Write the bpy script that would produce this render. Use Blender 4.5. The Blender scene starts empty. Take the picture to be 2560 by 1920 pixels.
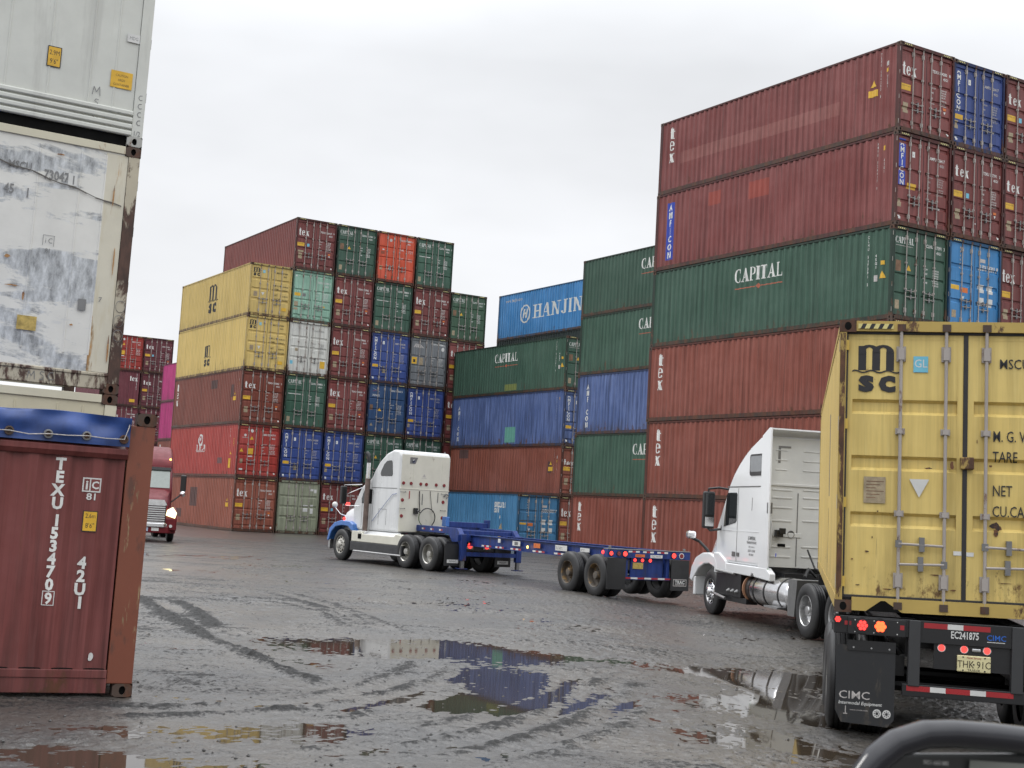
import bpy, bmesh, math, random
import numpy as np
from mathutils import Vector, Matrix, Euler
R = math.radians
random.seed(7)
sc = bpy.context.scene
C = sc.collection
# ------------------------------------------------------------------ camera
cd = bpy.data.cameras.new("camera"); cam = bpy.data.objects.new("camera", cd); C.objects.link(cam)
sc.camera = cam
cd.sensor_width = 36; cd.lens = 47.8; cd.clip_start = .05; cd.clip_end = 3000
cam.matrix_world = Matrix.Translation((0, 0, 1.893)) @ Matrix.Rotation(R(90 + 5.36), 4, 'X') @ Matrix.Rotation(R(3.22), 4, 'Z')
cd.dof.use_dof = True; cd.dof.focus_distance = 30; cd.dof.aperture_fstop = 16
# ------------------------------------------------------------------ world: overcast, brighter at the zenith
w = bpy.data.worlds.new("World"); sc.world = w; w.use_nodes = True
nt = w.node_tree; nt.nodes.clear()
def N(nt, t, **k):
    n = nt.nodes.new(t)
    for a, b in k.items():
        if a == 'op': n.operation = b
        elif a == 'ins':
            for i, v in b.items():
                n.inputs[i].default_value = v
        else: setattr(n, a, b)
    return n
out = N(nt, 'ShaderNodeOutputWorld'); bg = N(nt, 'ShaderNodeBackground'); tc = N(nt, 'ShaderNodeTexCoord')
sx = N(nt, 'ShaderNodeSeparateXYZ'); nt.links.new(tc.outputs['Generated'], sx.inputs[0])
rmp = N(nt, 'ShaderNodeValToRGB'); cr = rmp.color_ramp
stops = [(0.0, (.10, .10, .10)), (.49, (.30, .30, .30)), (.505, (.93, .945, .96)), (.58, (.91, .925, .955)), (.66, (.885, .905, .94)), (.78, (1.8, 1.85, 1.93)), (1, (3.1, 3.15, 3.25))]
while len(cr.elements) < len(stops): cr.elements.new(.5)
for e, (p, c) in zip(cr.elements, stops): e.position = p; e.color = (*c, 1)
m = N(nt, 'ShaderNodeMath', op='MULTIPLY_ADD', ins={1: .5, 2: .5}); nt.links.new(sx.outputs[2], m.inputs[0]); nt.links.new(m.outputs[0], rmp.inputs[0])
mp = N(nt, 'ShaderNodeMapping', ins={3: (1.3, 1.3, 3.4)}); nt.links.new(tc.outputs['Generated'], mp.inputs[0])
nz = N(nt, 'ShaderNodeTexNoise', ins={'Scale': 2.3, 'Detail': 4, 'Roughness': .5}); nt.links.new(mp.outputs[0], nz.inputs[0])
mr = N(nt, 'ShaderNodeMapRange', ins={1: .3, 2: .72, 3: .89, 4: 1.10}); nt.links.new(nz.outputs[0], mr.inputs[0])
mx = N(nt, 'ShaderNodeVectorMath', op='SCALE'); nt.links.new(rmp.outputs[0], mx.inputs[0]); nt.links.new(mr.outputs[0], mx.inputs['Scale'])
nt.links.new(mx.outputs[0], bg.inputs[0]); bg.inputs[1].default_value = 1.0; nt.links.new(bg.outputs[0], out.inputs[0])
sl = bpy.data.lights.new("sun", 'SUN'); sl.energy = .9; sl.angle = R(14); sl.color = (1, .97, .93)
so = bpy.data.objects.new("sun", sl); so.rotation_euler = Vector((.93, -.35, -.85)).to_track_quat('-Z', 'Y').to_euler(); C.objects.link(so)
sc.view_settings.view_transform = 'Standard'; sc.view_settings.look = 'None'; sc.view_settings.exposure = 0.0; sc.view_settings.gamma = 1
sc.cycles.max_bounces = 5; sc.cycles.diffuse_bounces = 3; sc.cycles.glossy_bounces = 3; sc.cycles.transmission_bounces = 2
sc.cycles.caustics_reflective = False; sc.cycles.caustics_refractive = False
# ------------------------------------------------------------------ materials
MATS = {}
def base_mat(name):
    m = bpy.data.materials.new(name); m.use_nodes = True
    return m, m.node_tree, m.node_tree.nodes['Principled BSDF']
def coords(nt, scale=1.0):
    tc = N(nt, 'ShaderNodeTexCoord'); oi = N(nt, 'ShaderNodeObjectInfo')
    sc_ = N(nt, 'ShaderNodeVectorMath', op='MULTIPLY', ins={1: (.731, .417, 1.93)}); nt.links.new(oi.outputs['Location'], sc_.inputs[0])
    ad = N(nt, 'ShaderNodeVectorMath', op='ADD'); nt.links.new(tc.outputs['Object'], ad.inputs[0]); nt.links.new(sc_.outputs[0], ad.inputs[1])
    return tc, ad.outputs[0]
def noise(nt, P, sc3, scale=1, det=4, rough=.5, dist=0):
    mp = N(nt, 'ShaderNodeMapping', ins={3: sc3}); nt.links.new(P, mp.inputs[0])
    n = N(nt, 'ShaderNodeTexNoise', ins={'Scale': scale, 'Detail': det, 'Roughness': rough, 'Distortion': dist}); nt.links.new(mp.outputs[0], n.inputs[0])
    return n.outputs[0]
def rng(nt, v, a, b, c=0, d=1):
    m = N(nt, 'ShaderNodeMapRange', ins={1: a, 2: b, 3: c, 4: d}); nt.links.new(v, m.inputs[0]); return m.outputs[0]
def mixc(nt, f, a, b, mode='MIX'):
    m = N(nt, 'ShaderNodeMix', data_type='RGBA', blend_type=mode)
    if isinstance(f, (int, float)): m.inputs[0].default_value = f
    else: nt.links.new(f, m.inputs[0])
    for i, x in ((6, a), (7, b)):
        if isinstance(x, tuple): m.inputs[i].default_value = (*x, 1)
        else: nt.links.new(x, m.inputs[i])
    return m.outputs[2]
def mth(nt, op, a, b=0.0):
    m = N(nt, 'ShaderNodeMath', op=op)
    for i, x in ((0, a), (1, b)):
        if isinstance(x, (int, float)): m.inputs[i].default_value = x
        else: nt.links.new(x, m.inputs[i])
    return m.outputs[0]
def paint(name, rgb, fade=.35, rust=.3, streak=.5, grime=.4, rough=.42):
    """weathered sheet-steel paint: chalky fading, vertical run marks, rust breaking out low down"""
    if name in MATS: return MATS[name]
    m, nt, b = base_mat(name); tc, P = coords(nt)
    lum = .3 * rgb[0] + .6 * rgb[1] + .1 * rgb[2]
    faded = tuple(min(.85, c * 1.25 + lum * .35 + .015) for c in rgb)
    dark = tuple(c * .55 for c in rgb)
    n1 = noise(nt, P, (.35, .35, .5), 1.4, 5, .6)
    col = mixc(nt, rng(nt, n1, .35, .7, 0, fade * 1.6), rgb, faded)
    oi = N(nt, 'ShaderNodeObjectInfo'); wn = N(nt, 'ShaderNodeTexWhiteNoise', noise_dimensions='3D'); nt.links.new(oi.outputs['Location'], wn.inputs['Vector'])
    tn = N(nt, 'ShaderNodeVectorMath', op='SCALE'); nt.links.new(col, tn.inputs[0]); nt.links.new(rng(nt, wn.outputs['Value'], 0, 1, .86, 1.16), tn.inputs['Scale']); col = tn.outputs[0]
    fine = noise(nt, P, (13, 13, .16), 1.0, 5, .7); area = noise(nt, P, (.5, .5, .5), 1.3, 3, .5)
    col = mixc(nt, mth(nt, 'MULTIPLY', rng(nt, fine, .50, .66), rng(nt, area, .38, .62, .15, 1.0 * min(1, streak * 1.7))), col, tuple(c * .42 for c in rgb))
    fine2 = noise(nt, P, (17, 17, .3), 1.0, 6, .75)
    col = mixc(nt, mth(nt, 'MULTIPLY', rng(nt, fine2, .60, .72), rng(nt, area, .6, .4, .1, .9 * min(1, streak * 1.5))), col, faded)
    run = noise(nt, P, (5.5, 5.5, .22), 1.3, 7, .75)
    col = mixc(nt, rng(nt, run, .66 - .05 * rust, .72 - .05 * rust, 0, min(.85, rust * 1.8)), col, (.13, .055, .028))
    n2 = noise(nt, P, (5, 5, .28), 1.5, 4, .6)
    col = mixc(nt, rng(nt, n2, .44, .70, 0, streak * 1.5), col, dark)
    n2b = noise(nt, P, (7, 7, .4), 1.9, 3, .6)
    col = mixc(nt, rng(nt, n2b, .56, .8, 0, streak * .8), col, faded)
    sz = N(nt, 'ShaderNodeSeparateXYZ'); nt.links.new(tc.outputs['Object'], sz.inputs[0])
    low = rng(nt, sz.outputs[2], .9, 0.0, 0, .18)
    n3 = mth(nt, 'ADD', noise(nt, P, (1, 1, .55), 4.2, 8, .72), low)
    rm = rng(nt, n3, .72 - .14 * rust, .80 - .12 * rust, 0, .9)
    col = mixc(nt, rm, col, (.10, .042, .022))
    n4 = mth(nt, 'ADD', noise(nt, P, (3, 3, .3), 2.1, 6, .65), low)
    col = mixc(nt, rng(nt, n4, .56, .85, 0, grime), col, (.035, .032, .028))
    nt.links.new(col, b.inputs['Base Color'])
    nt.links.new(rng(nt, n1, .3, .7, rough - .1, rough + .14), b.inputs['Roughness']); b.inputs['Specular IOR Level'].default_value = .28
    bp = N(nt, 'ShaderNodeBump', ins={'Strength': .55, 'Distance': .03}); nt.links.new(noise(nt, P, (1, 1, 1), 1.7, 3, .5), bp.inputs['Height']); nt.links.new(bp.outputs[0], b.inputs['Normal'])
    MATS[name] = m; return m
def simple(name, rgb, rough=.5, metal=0, emit=None, es=1, spec=.5, var=.15, vs=6, coat=0):
    if name in MATS: return MATS[name]
    m, nt, b = base_mat(name); tc, P = coords(nt)
    n = noise(nt, P, (1, 1, 1), vs, 5, .6)
    col = mixc(nt, rng(nt, n, .3, .75, 0, 1), tuple(c * (1 + var * .4) for c in rgb), tuple(c * (1 - var) for c in rgb))
    nt.links.new(col, b.inputs['Base Color'])
    nt.links.new(rng(nt, n, .3, .7, max(.02, rough * .8), min(1, rough * 1.2)), b.inputs['Roughness'])
    b.inputs['Metallic'].default_value = metal; b.inputs['Specular IOR Level'].default_value = spec
    b.inputs['Coat Weight'].default_value = coat; b.inputs['Coat Roughness'].default_value = .06
    if emit: b.inputs['Emission Color'].default_value = (*emit, 1); b.inputs['Emission Strength'].default_value = es
    MATS[name] = m; return m
def rusty(name, a, bcol, thr=.5, sc3=(1, 1, .5), scale=3.5, extra=None, rough=.6):
    """two-tone worn surface: paint a flaking to rust bcol"""
    if name in MATS: return MATS[name]
    m, nt, b = base_mat(name); tc, P = coords(nt)
    n = noise(nt, P, sc3, scale, 9, .7, .4)
    c0 = mixc(nt, noise(nt, P, (1, 1, 1), 2.5, 5, .6), a, tuple(c * .72 for c in a))
    r0 = mixc(nt, rng(nt, noise(nt, P, (1, 1, .4), 11, 6, .7), .35, .65), bcol, tuple(c * .35 for c in bcol))
    col = mixc(nt, rng(nt, n, thr, thr + .05), c0, r0)
    if extra: col = mixc(nt, rng(nt, noise(nt, P, extra[1], extra[2], 7, .7), extra[3], extra[3] + .08, 0, extra[4]), col, extra[0])
    nt.links.new(col, b.inputs['Base Color']); b.inputs['Roughness'].default_value = rough
    bp = N(nt, 'ShaderNodeBump', ins={'Strength': .5, 'Distance': .006}); nt.links.new(n, bp.inputs['Height']); nt.links.new(bp.outputs[0], b.inputs['Normal'])
    MATS[name] = m; return m
DARK = simple('dark_void', (.006, .006, .006), .9, spec=.1)
WHITE = simple('white_lettering', (.72, .72, .69), .5, var=.25)
FAINT = simple('worn_lettering', (.50, .47, .45), .5, var=.4, vs=20)
BLACKM = simple('black_lettering', (.015, .015, .018), .5)
YEL = simple('yellow_label', (.68, .40, .03), .5, var=.25)
ORG = simple('orange_label', (.62, .16, .03), .5)
ORU = simple('orange_underline', (.40, .11, .06), .5)
BLU = simple('blue_label', (.02, .05, .38), .45)
CYAN = simple('pale_blue_label', (.16, .48, .62), .5)
GOLD = simple('old_plate', (.36, .29, .19), .45, .2, var=.4, vs=18)
BROWN = simple('brown_plate', (.20, .11, .06), .6, var=.4)
PATCHG = simple('mint_patch', (.12, .33, .26), .5)
ROD = rusty('galvanised_rod', (.42, .38, .35), (.20, .11, .07), .56, rough=.45)
RUSTF = rusty('rusty_casting', (.075, .048, .035), (.11, .045, .022), .48, rough=.7)
BLK = simple('black_paint', (.012, .012, .013), .35, spec=.5)
RUB = simple('rubber', (.018, .018, .019), .5, var=.5, vs=3)
GASK = simple('door_gasket', (.018, .017, .018), .55)
CHROME = simple('polished_metal', (.72, .72, .73), .16, 1)
ALU = simple('dull_aluminium', (.50, .50, .50), .34, 1, var=.3, vs=9)
STEEL = simple('grey_steel', (.20, .20, .20), .4, .6)
GLASS = simple('dark_glass', (.015, .018, .02), .04, spec=.9)
REDL = simple('red_lamp_lit', (.6, .02, .02), .3, emit=(1, .05, .04), es=2.2)
REDB = simple('red_lamp_bright', (.8, .1, .02), .3, emit=(1, .07, .02), es=4)
REDO = simple('red_lamp_off', (.20, .015, .02), .25)
REDR = simple('red_reflector', (.34, .02, .025), .3)
WREF = simple('white_reflector', (.62, .62, .60), .35)
AMB = simple('amber_lamp', (.8, .35, .03), .3, emit=(1, .55, .12), es=5)
HEAD = simple('headlamp_lit', (.9, .8, .5), .3, emit=(1, .88, .45), es=2.6)
# ------------------------------------------------------------------ mesh helpers
class MB:
    def __init__(s): s.v = []; s.f = []; s.m = []; s.mats = []
    def mi(s, mat):
        if mat not in s.mats: s.mats.append(mat)
        return s.mats.index(mat)
    def add(s, vs, fs, mat):
        o = len(s.v); s.v += [tuple(v) for v in vs]; k = s.mi(mat)
        for f in fs: s.f.append(tuple(i + o for i in f)); s.m.append(k)
        return s
    def box(s, x0, x1, y0, y1, z0, z1, mat):
        if x0 > x1: x0, x1 = x1, x0
        if y0 > y1: y0, y1 = y1, y0
        if z0 > z1: z0, z1 = z1, z0
        v = [(x, y, z) for z in (z0, z1) for y in (y0, y1) for x in (x0, x1)]
        return s.add(v, [(0, 2, 3, 1), (4, 5, 7, 6), (0, 1, 5, 4), (2, 6, 7, 3), (0, 4, 6, 2), (1, 3, 7, 5)], mat)
    def cyl(s, p0, p1, r, mat, n=10, r1=None, cap=True):
        p0, p1 = Vector(p0), Vector(p1); d = (p1 - p0).normalized(); r1 = r if r1 is None else r1
        a = d.orthogonal().normalized(); b = d.cross(a); v = []
        for p, rr in ((p0, r), (p1, r1)):
            for i in range(n):
                t = 2 * math.pi * i / n; v.append(p + (a * math.cos(t) + b * math.sin(t)) * rr)
        f = [(i, (i + 1) % n, n + (i + 1) % n, n + i) for i in range(n)]
        if cap: f += [tuple(range(n - 1, -1, -1)), tuple(range(n, 2 * n))]
        return s.add(v, f, mat)
    def tube(s, pts, r, mat, n=8):
        pts = [Vector(p) for p in pts]; v = []; prev = None
        for i, p in enumerate(pts):
            d = (pts[min(i + 1, len(pts) - 1)] - pts[max(i - 1, 0)]).normalized()
            if prev is None: a = d.orthogonal().normalized()
            else: a = (prev - d * prev.dot(d)).normalized()
            prev = a; b = d.cross(a)
            for k in range(n):
                t = 2 * math.pi * k / n; v.append(p + (a * math.cos(t) + b * math.sin(t)) * r)
        f = []
        for i in range(len(pts) - 1):
            for k in range(n): f.append((i * n + k, i * n + (k + 1) % n, (i + 1) * n + (k + 1) % n, (i + 1) * n + k))
        f += [tuple(range(n - 1, -1, -1)), tuple(range((len(pts) - 1) * n, len(pts) * n))]
        return s.add(v, f, mat)
    def prism(s, prof, x0, x1, mat, ax='x', prof1=None):
        """polygon in the two other axes, extruded along ax"""
        n = len(prof); v = []
        for x, pr in ((x0, prof), (x1, prof1 or prof)):
            for (a, b) in pr: v.append({'x': (x, a, b), 'y': (a, x, b), 'z': (a, b, x)}[ax])
        f = [(i, (i + 1) % n, n + (i + 1) % n, n + i) for i in range(n)] + [tuple(range(n - 1, -1, -1)), tuple(range(n, 2 * n))]
        return s.add(v, f, mat)
    def loft(s, secs, mat, cap=True):
        n = len(secs[0]); v = [p for q in secs for p in q]; f = []
        for i in range(len(secs) - 1):
            for k in range(n): f.append((i * n + k, i * n + (k + 1) % n, (i + 1) * n + (k + 1) % n, (i + 1) * n + k))
        if cap: f += [tuple(range(n - 1, -1, -1)), tuple(range((len(secs) - 1) * n, len(secs) * n))]
        return s.add(v, f, mat)
    def lathe(s, prof, c, mat, n=28, ax='x'):
        """prof: (offset along axis, radius)"""
        v = []
        for (a, r) in prof:
            for k in range(n):
                t = 2 * math.pi * k / n
                v.append((c[0] + a, c[1] + r * math.cos(t), c[2] + r * math.sin(t)) if ax == 'x' else (c[0] + r * math.cos(t), c[1] + a, c[2] + r * math.sin(t)) if ax == 'y' else (c[0] + r * math.cos(t), c[1] + r * math.sin(t), c[2] + a))
        f = []
        for i in range(len(prof) - 1):
            for k in range(n): f.append((i * n + k, i * n + (k + 1) % n, (i + 1) * n + (k + 1) % n, (i + 1) * n + k))
        return s.add(v, f, mat)
    def mesh(s, name, smooth=None, fix=True):
        me = bpy.data.meshes.new(name); me.from_pydata(s.v, [], s.f)
        for mt in s.mats: me.materials.append(mt)
        me.polygons.foreach_set('material_index', s.m)
        if fix:
            bm = bmesh.new(); bm.from_mesh(me); bmesh.ops.recalc_face_normals(bm, faces=bm.faces); bm.to_mesh(me); bm.free()
        if smooth:
            me.polygons.foreach_set('use_smooth', [True] * len(me.polygons)); me.update(); me.set_sharp_from_angle(angle=R(smooth))
        me.update(); return me
def link(name, me, parent=None, paintmat=None, slot=0):
    o = bpy.data.objects.new(name, me); C.objects.link(o); o.parent = parent
    if paintmat: o.material_slots[slot].link = 'OBJECT'; o.material_slots[slot].material = paintmat
    return o
def obj(name, mb, parent=None, smooth=None, bevel=0, seg=2, label=None):
    o = link(name, mb.mesh(name, smooth), parent)
    if bevel:
        b = o.modifiers.new('bevel', 'BEVEL'); b.width = bevel; b.segments = seg; b.limit_method = 'ANGLE'; b.angle_limit = R(40)
    if label: o['label'] = label
    return o
def thing(name, label, cat, loc=(0, 0, 0), rot=(0, 0, 0), group=None):
    o = bpy.data.objects.new(name, None); C.objects.link(o); o.location = loc; o.rotation_euler = rot; o.empty_display_size = .3
    o['label'] = label; o['category'] = cat
    if group: o['group'] = group
    return o
def struct(name, me):
    o = link(name, me); o['kind'] = 'structure'; return o
# ------------------------------------------------------------------ lettering (flat polygons, later laid on a surface)
_tc = {}
def glyphs(txt, bold=.0):
    k = (txt, bold)
    if k not in _tc:
        cu = bpy.data.curves.new('t', 'FONT'); cu.body = txt; cu.size = 1; cu.offset = bold; cu.resolution_u = 2
        o = bpy.data.objects.new('t', cu); C.objects.link(o)
        dg = bpy.context.evaluated_depsgraph_get(); me = bpy.data.meshes.new_from_object(o.evaluated_get(dg))
        vs = [(v.co.x, v.co.y) for v in me.vertices]; fs = [tuple(p.vertices) for p in me.polygons]
        bpy.data.objects.remove(o); bpy.data.curves.remove(cu); bpy.data.meshes.remove(me)
        _tc[k] = (vs, fs)
    return _tc[k]
def seg(x0, y0, x1, y1, t):      # slanted stroke, horizontal thickness t
    return [(x0, y0), (x0 + t, y0), (x1 + t, y1), (x1, y1)]
def rc(x0, y0, x1, y1): return [(x0, y0), (x1, y0), (x1, y1), (x0, y1)]
def arc(cx, cy, rx, ry, a0, a1, tk, tn, n=10):
    P = []
    def pt(a):
        t = tn + (tk - tn) * abs(math.cos(R(a))) ** 1.5; c, s_ = math.cos(R(a)), math.sin(R(a))
        return (cx + rx * c, cy + ry * s_), (cx + (rx - t) * c, cy + (ry - min(t, ry * .6) * .75) * s_)
    for i in range(n):
        a, b = a0 + (a1 - a0) * i / n, a0 + (a1 - a0) * (i + 1) / n
        (o1, i1), (o2, i2) = pt(a), pt(b); P.append([i1, o1, o2, i2])
    return P
SER = {
 'C': (.72, arc(.40, .5, .38, .52, 50, 310, .2, .07) + [rc(.62, .66, .68, .98), rc(.62, .02, .68, .30)]),
 'A': (.84, [seg(.06, 0, .36, 1, .07), seg(.58, 0, .34, 1, .2), rc(.2, .3, .6, .37), rc(0, 0, .24, .06), rc(.50, 0, .84, .06)]),
 'P': (.70, [rc(.1, 0, .3, 1), rc(.02, 0, .40, .06), rc(.02, .94, .3, 1)] + arc(.3, .72, .36, .29, -90, 90, .2, .06)),
 'I': (.40, [rc(.1, 0, .3, 1), rc(.02, 0, .38, .06), rc(.02, .94, .38, 1)]),
 'T': (.76, [rc(.28, 0, .48, 1), rc(.18, 0, .58, .06), rc(.02, .93, .74, 1), rc(.02, .74, .07, .93), rc(.69, .74, .74, .93)]),
 'L': (.66, [rc(.1, 0, .3, 1), rc(.02, .94, .38, 1), rc(.02, 0, .62, .07), rc(.57, .07, .62, .27)]),
 't': (.44, [rc(.10, .06, .32, .92), rc(.02, .62, .42, .70), rc(.17, 0, .40, .07), seg(.12, .92, .2, 1.0, .08)]),
 'e': (.60, arc(.30, .35, .29, .36, 12, 325, .22, .08, 12) + [rc(.1, .34, .56, .41)]),
 'x': (.66, [seg(.36, 0, .06, .68, .27), seg(.08, 0, .46, .68, .10), rc(0, 0, .24, .06), rc(.36, 0, .66, .06), rc(0, .62, .32, .68), rc(.42, .62, .64, .68)]),
 'H': (.90, [rc(.1, 0, .3, 1), rc(.6, 0, .8, 1), rc(.3, .46, .6, .55), rc(.0, 0, .4, .07), rc(.5, 0, .9, .07), rc(0, .93, .4, 1), rc(.5, .93, .9, 1)]),
 'N': (.94, [rc(.12, 0, .22, 1), rc(.70, 0, .8, 1), seg(.60, 0, .12, 1, .2), rc(0, 0, .34, .07), rc(0, .93, .3, 1), rc(.6, .93, .92, 1)]),
 'J': (.62, [rc(.30, .2, .5, 1), rc(.2, .93, .6, 1)] + arc(.26, .2, .24, .22, 180, 360, .19, .08)),
 'E': (.68, [rc(.1, 0, .3, 1), rc(.02, 0, .62, .07), rc(.02, .93, .6, 1), rc(.3, .47, .5, .54), rc(.56, .07, .62, .25), rc(.54, .76, .6, .93)]),
}
def blob(x, z, rx, rz, seed, n=14):
    q = random.Random(seed); return [(x + rx * (.55 + .75 * q.random()) * math.cos(6.283 * i / n), z + rz * (.55 + .75 * q.random()) * math.sin(6.283 * i / n)) for i in range(n)]
class Decal:
    """2-D painted marks: list of (verts, faces, mat); z-order by insertion"""
    def __init__(s): s.p = []; s.k = 0
    def poly(s, pts, mat):
        s.p.append((pts, [tuple(range(len(pts)))], mat, s.k)); s.k += 1; return s
    def rect(s, x0, y0, x1, y1, mat): return s.poly(rc(x0, y0, x1, y1), mat)
    def disc(s, x, y, rx, ry, mat, n=20): return s.poly([(x + rx * math.cos(2 * math.pi * i / n), y + ry * math.sin(2 * math.pi * i / n)) for i in range(n)], mat)
    def text(s, t, x, y, h, mat, sx=1.0, bold=.0, align='l', rot=0, shear=0):
        vs, fs = glyphs(t, bold)
        if not vs: return s
        w = max(v[0] for v in vs); ox = {'l': 0, 'c': -w / 2, 'r': -w}[align]; k = h / .70; out = []
        for (a, b) in vs:
            a = (a + ox) * k * sx + shear * b * k; b = b * k
            if rot: a, b = a * math.cos(rot) - b * math.sin(rot), a * math.sin(rot) + b * math.cos(rot)
            out.append((x + a, y + b))
        s.p.append((out, fs, mat, s.k)); s.k += 1; return s
    def stack(s, t, x, y, h, pitch, mat, sx=1.0, bold=.02):
        for i, c in enumerate(t):
            if c != ' ': s.text(c, x, y - i * pitch - h, h, mat, sx, bold, 'c')
        return s
    def serif(s, t, x, y, h, mat, sx=1.0, sp=.06, width=None, skip=()):
        tot = sum(SER[c][0] + sp for c in t) - sp
        if width: sx = width / (tot * h)
        for i, c in enumerate(t):
            w_, P = SER[c]
            if i not in skip:
                for j, q in enumerate(P): s.p.append(([(x + a * h * sx, y + b * h) for a, b in q], [tuple(range(len(q)))], mat, s.k + (j % 4) * .2))
            x += (w_ + sp) * h * sx
        s.k += 1; return s
    def build(s, name, fn, parent=None, breaks=(), axis=0, eps=.002, lift=.0003, paintmat=None):
        """fn(u, v, off) -> xyz; breaks cut along u (axis 0) or v (axis 1)"""
        mb = MB()
        bm = bmesh.new(); mats = []
        for vs, fs, mat, k in s.p:
            if mat not in mats: mats.append(mat)
            bv = [bm.verts.new((a, b, eps + lift * k)) for a, b in vs]
            for f in fs:
                try: bm.faces.new([bv[i] for i in f]).material_index = mats.index(mat)
                except ValueError: pass
        if len(breaks):
            us = [v.co[axis] for v in bm.verts]; lo, hi = min(us), max(us)
            for c in breaks:
                if lo < c < hi:
                    co = [0, 0, 0]; no = [0, 0, 0]; co[axis] = c; no[axis] = 1
                    bmesh.ops.bisect_plane(bm, geom=bm.verts[:] + bm.edges[:] + bm.faces[:], plane_co=co, plane_no=no, dist=1e-5)
        for v in bm.verts: v.co = Vector(fn(v.co.x, v.co.y, v.co.z))
        me = bpy.data.meshes.new(name); bm.to_mesh(me); bm.free()
        for mt in mats: me.materials.append(mt)
        return me if parent is False else link(name, me, parent)
# ------------------------------------------------------------------ shipping containers
# local frame: x along the door end (0..W), y back from the doors (0..L), z up
CW = 2.438
_cache = {}
def cache(key, fn):
    if key not in _cache: _cache[key] = fn()
    return _cache[key]
def corr(L):
    n = int(round((L - .34) / .278)); p = (L - .34) / n; y = .17; B = [(y, 0.0)]
    for i in range(n):
        B += [(y + .24 * p, 0.0), (y + .5 * p, .036), (y + .74 * p, .036), (y + p, 0.0)]; y += p
    return B
def interp(B, y): return float(np.interp(y, [b[0] for b in B], [b[1] for b in B]))
PAINTSLOT = simple('placeholder_paint', (.3, .3, .3))
def side_mesh(L, H, right):
    B = corr(L); z0, z1 = .155, H - .075; mb = MB(); v = []; f = []
    for (y, d) in B:
        x = .012 + d
        if right: x = CW - x
        v += [(x, y, z0), (x, y, z1)]
    for i in range(len(B) - 1):
        q = (2 * i, 2 * i + 1, 2 * i + 3, 2 * i + 2); f.append(q if not right else q[::-1])
    mb.add(v, f, PAINTSLOT); return mb.mesh('side_panel', fix=False)
GRV = {'m3': [(2.035, .15), (1.475, .15), (.915, .15)], 't5': [(2.60, .13), (1.76, .13), (1.22, .12), (.78, .12), (.34, .13)], 'c4': [(2.02, .10), (1.42, .10), (.82, .10)]}
def groove_profile(style, H):
    G = []
    for z, wd in sorted(GRV[style]):
        z = z * H / 2.896; G += [(z - wd / 2, 0.0), (z - wd / 2 + .03, .038), (z + wd / 2 - .03, .038), (z + wd / 2, 0.0)]
    return G
DY = .055
def door_mesh(H, style, k):
    x0, x1 = ((.072, 1.206), (1.232, 2.366))[k]; z0, z1 = .17, H - .125; mb = MB(); st = .065
    mb.box(x0, x0 + st, DY, DY + .05, z0, z1, PAINTSLOT); mb.box(x1 - st, x1, DY, DY + .05, z0, z1, PAINTSLOT)
    mb.box(x0 + st, x1 - st, DY + .001, DY + .05, z1 - .06, z1, PAINTSLOT); mb.box(x0 + st, x1 - st, DY + .001, DY + .05, z0, z0 + .06, PAINTSLOT)
    G = [(z0 + .06, .003)] + [g for g in groove_profile(style, H) if z0 + .06 < g[0] < z1 - .06] + [(z1 - .06, .003)]
    v = []; f = []
    for (z, d) in G: v += [(x0 + st, DY + max(d, .003), z), (x1 - st, DY + max(d, .003), z)]
    for i in range(len(G) - 1): f.append((2 * i, 2 * i + 1, 2 * i + 3, 2 * i + 2))
    mb.add(v, f, PAINTSLOT)
    g = .018        # rubber gasket round the leaf
    mb.box(x0 - g, x0, DY + .004, DY + .04, z0 - g, z1 + g, GASK); mb.box(x1, x1 + g - .002, DY + .004, DY + .04, z0 - g, z1 + g, GASK)
    mb.box(x0, x1, DY + .004, DY + .04, z1, z1 + g, GASK); mb.box(x0, x1, DY + .004, DY + .04, z0 - g, z0, GASK)
    return mb.mesh('door')
def hinge_mesh(H, k):
    mb = MB(); x = .006 if k == 0 else CW - .096
    for z in (.30, 1.08, 1.86, H - .25): mb.box(x + .002, x + .088, .012, DY - .002, z - .05, z + .05, PAINTSLOT); mb.cyl((x + (.01 if k == 0 else .08), .03, z - .07), (x + (.01 if k == 0 else .08), .03, z + .07), .016, ROD, 6)
    return mb.mesh('hinge_row')
def rod_mesh(H, x):
    mb = MB(); y = .022
    mb.cyl((x, y, .06), (x, y, H - .05), .017, ROD, 8)
    for z in (.33, H * .34, H * .62, H - .33):
        big = z < .5 or z > H - .5; h = .075 if big else .03
        mb.box(x - .045, x + .045, .034, DY - .001, z - h, z + h, ROD); mb.box(x - .028, x + .028, .0, .035, z - h * .8, z + h * .8, ROD)
    for z in (.085, H - .07): mb.box(x - .04, x + .04, -.004, .045, z - .035, z + .035, RUSTF)
    return mb.mesh('lock_rod')
def handle_mesh(x, d, z):
    mb = MB(); y = .008
    mb.box(x - .03, x + .03, y - .006, .03, z - .035, z + .035, STEEL)
    mb.cyl((x, y, z), (x + d * .42, y, z - .01), .013, ROD, 6)
    mb.box(x + d * .22 - .025, x + d * .22 + .025, y - .012, DY - .001, z - .07, z + .07, STEEL)
    return mb.mesh('handle')
def roof_mesh(L, H):
    mb = MB(); mb.box(.06, CW - .06, .1, L - .1, H - .05, H - .012, PAINTSLOT); return mb.mesh('roof_panel')
def floor_mesh(L, H):
    mb = MB(); mb.box(.05, CW - .05, .1, L - .05, .11, .15, BLK)
    for i in range(int(L / .9)): mb.box(.05, CW - .05, .5 + i * .9, .56 + i * .9, .02, .11, BLK)
    return mb.mesh('underframe')
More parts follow.
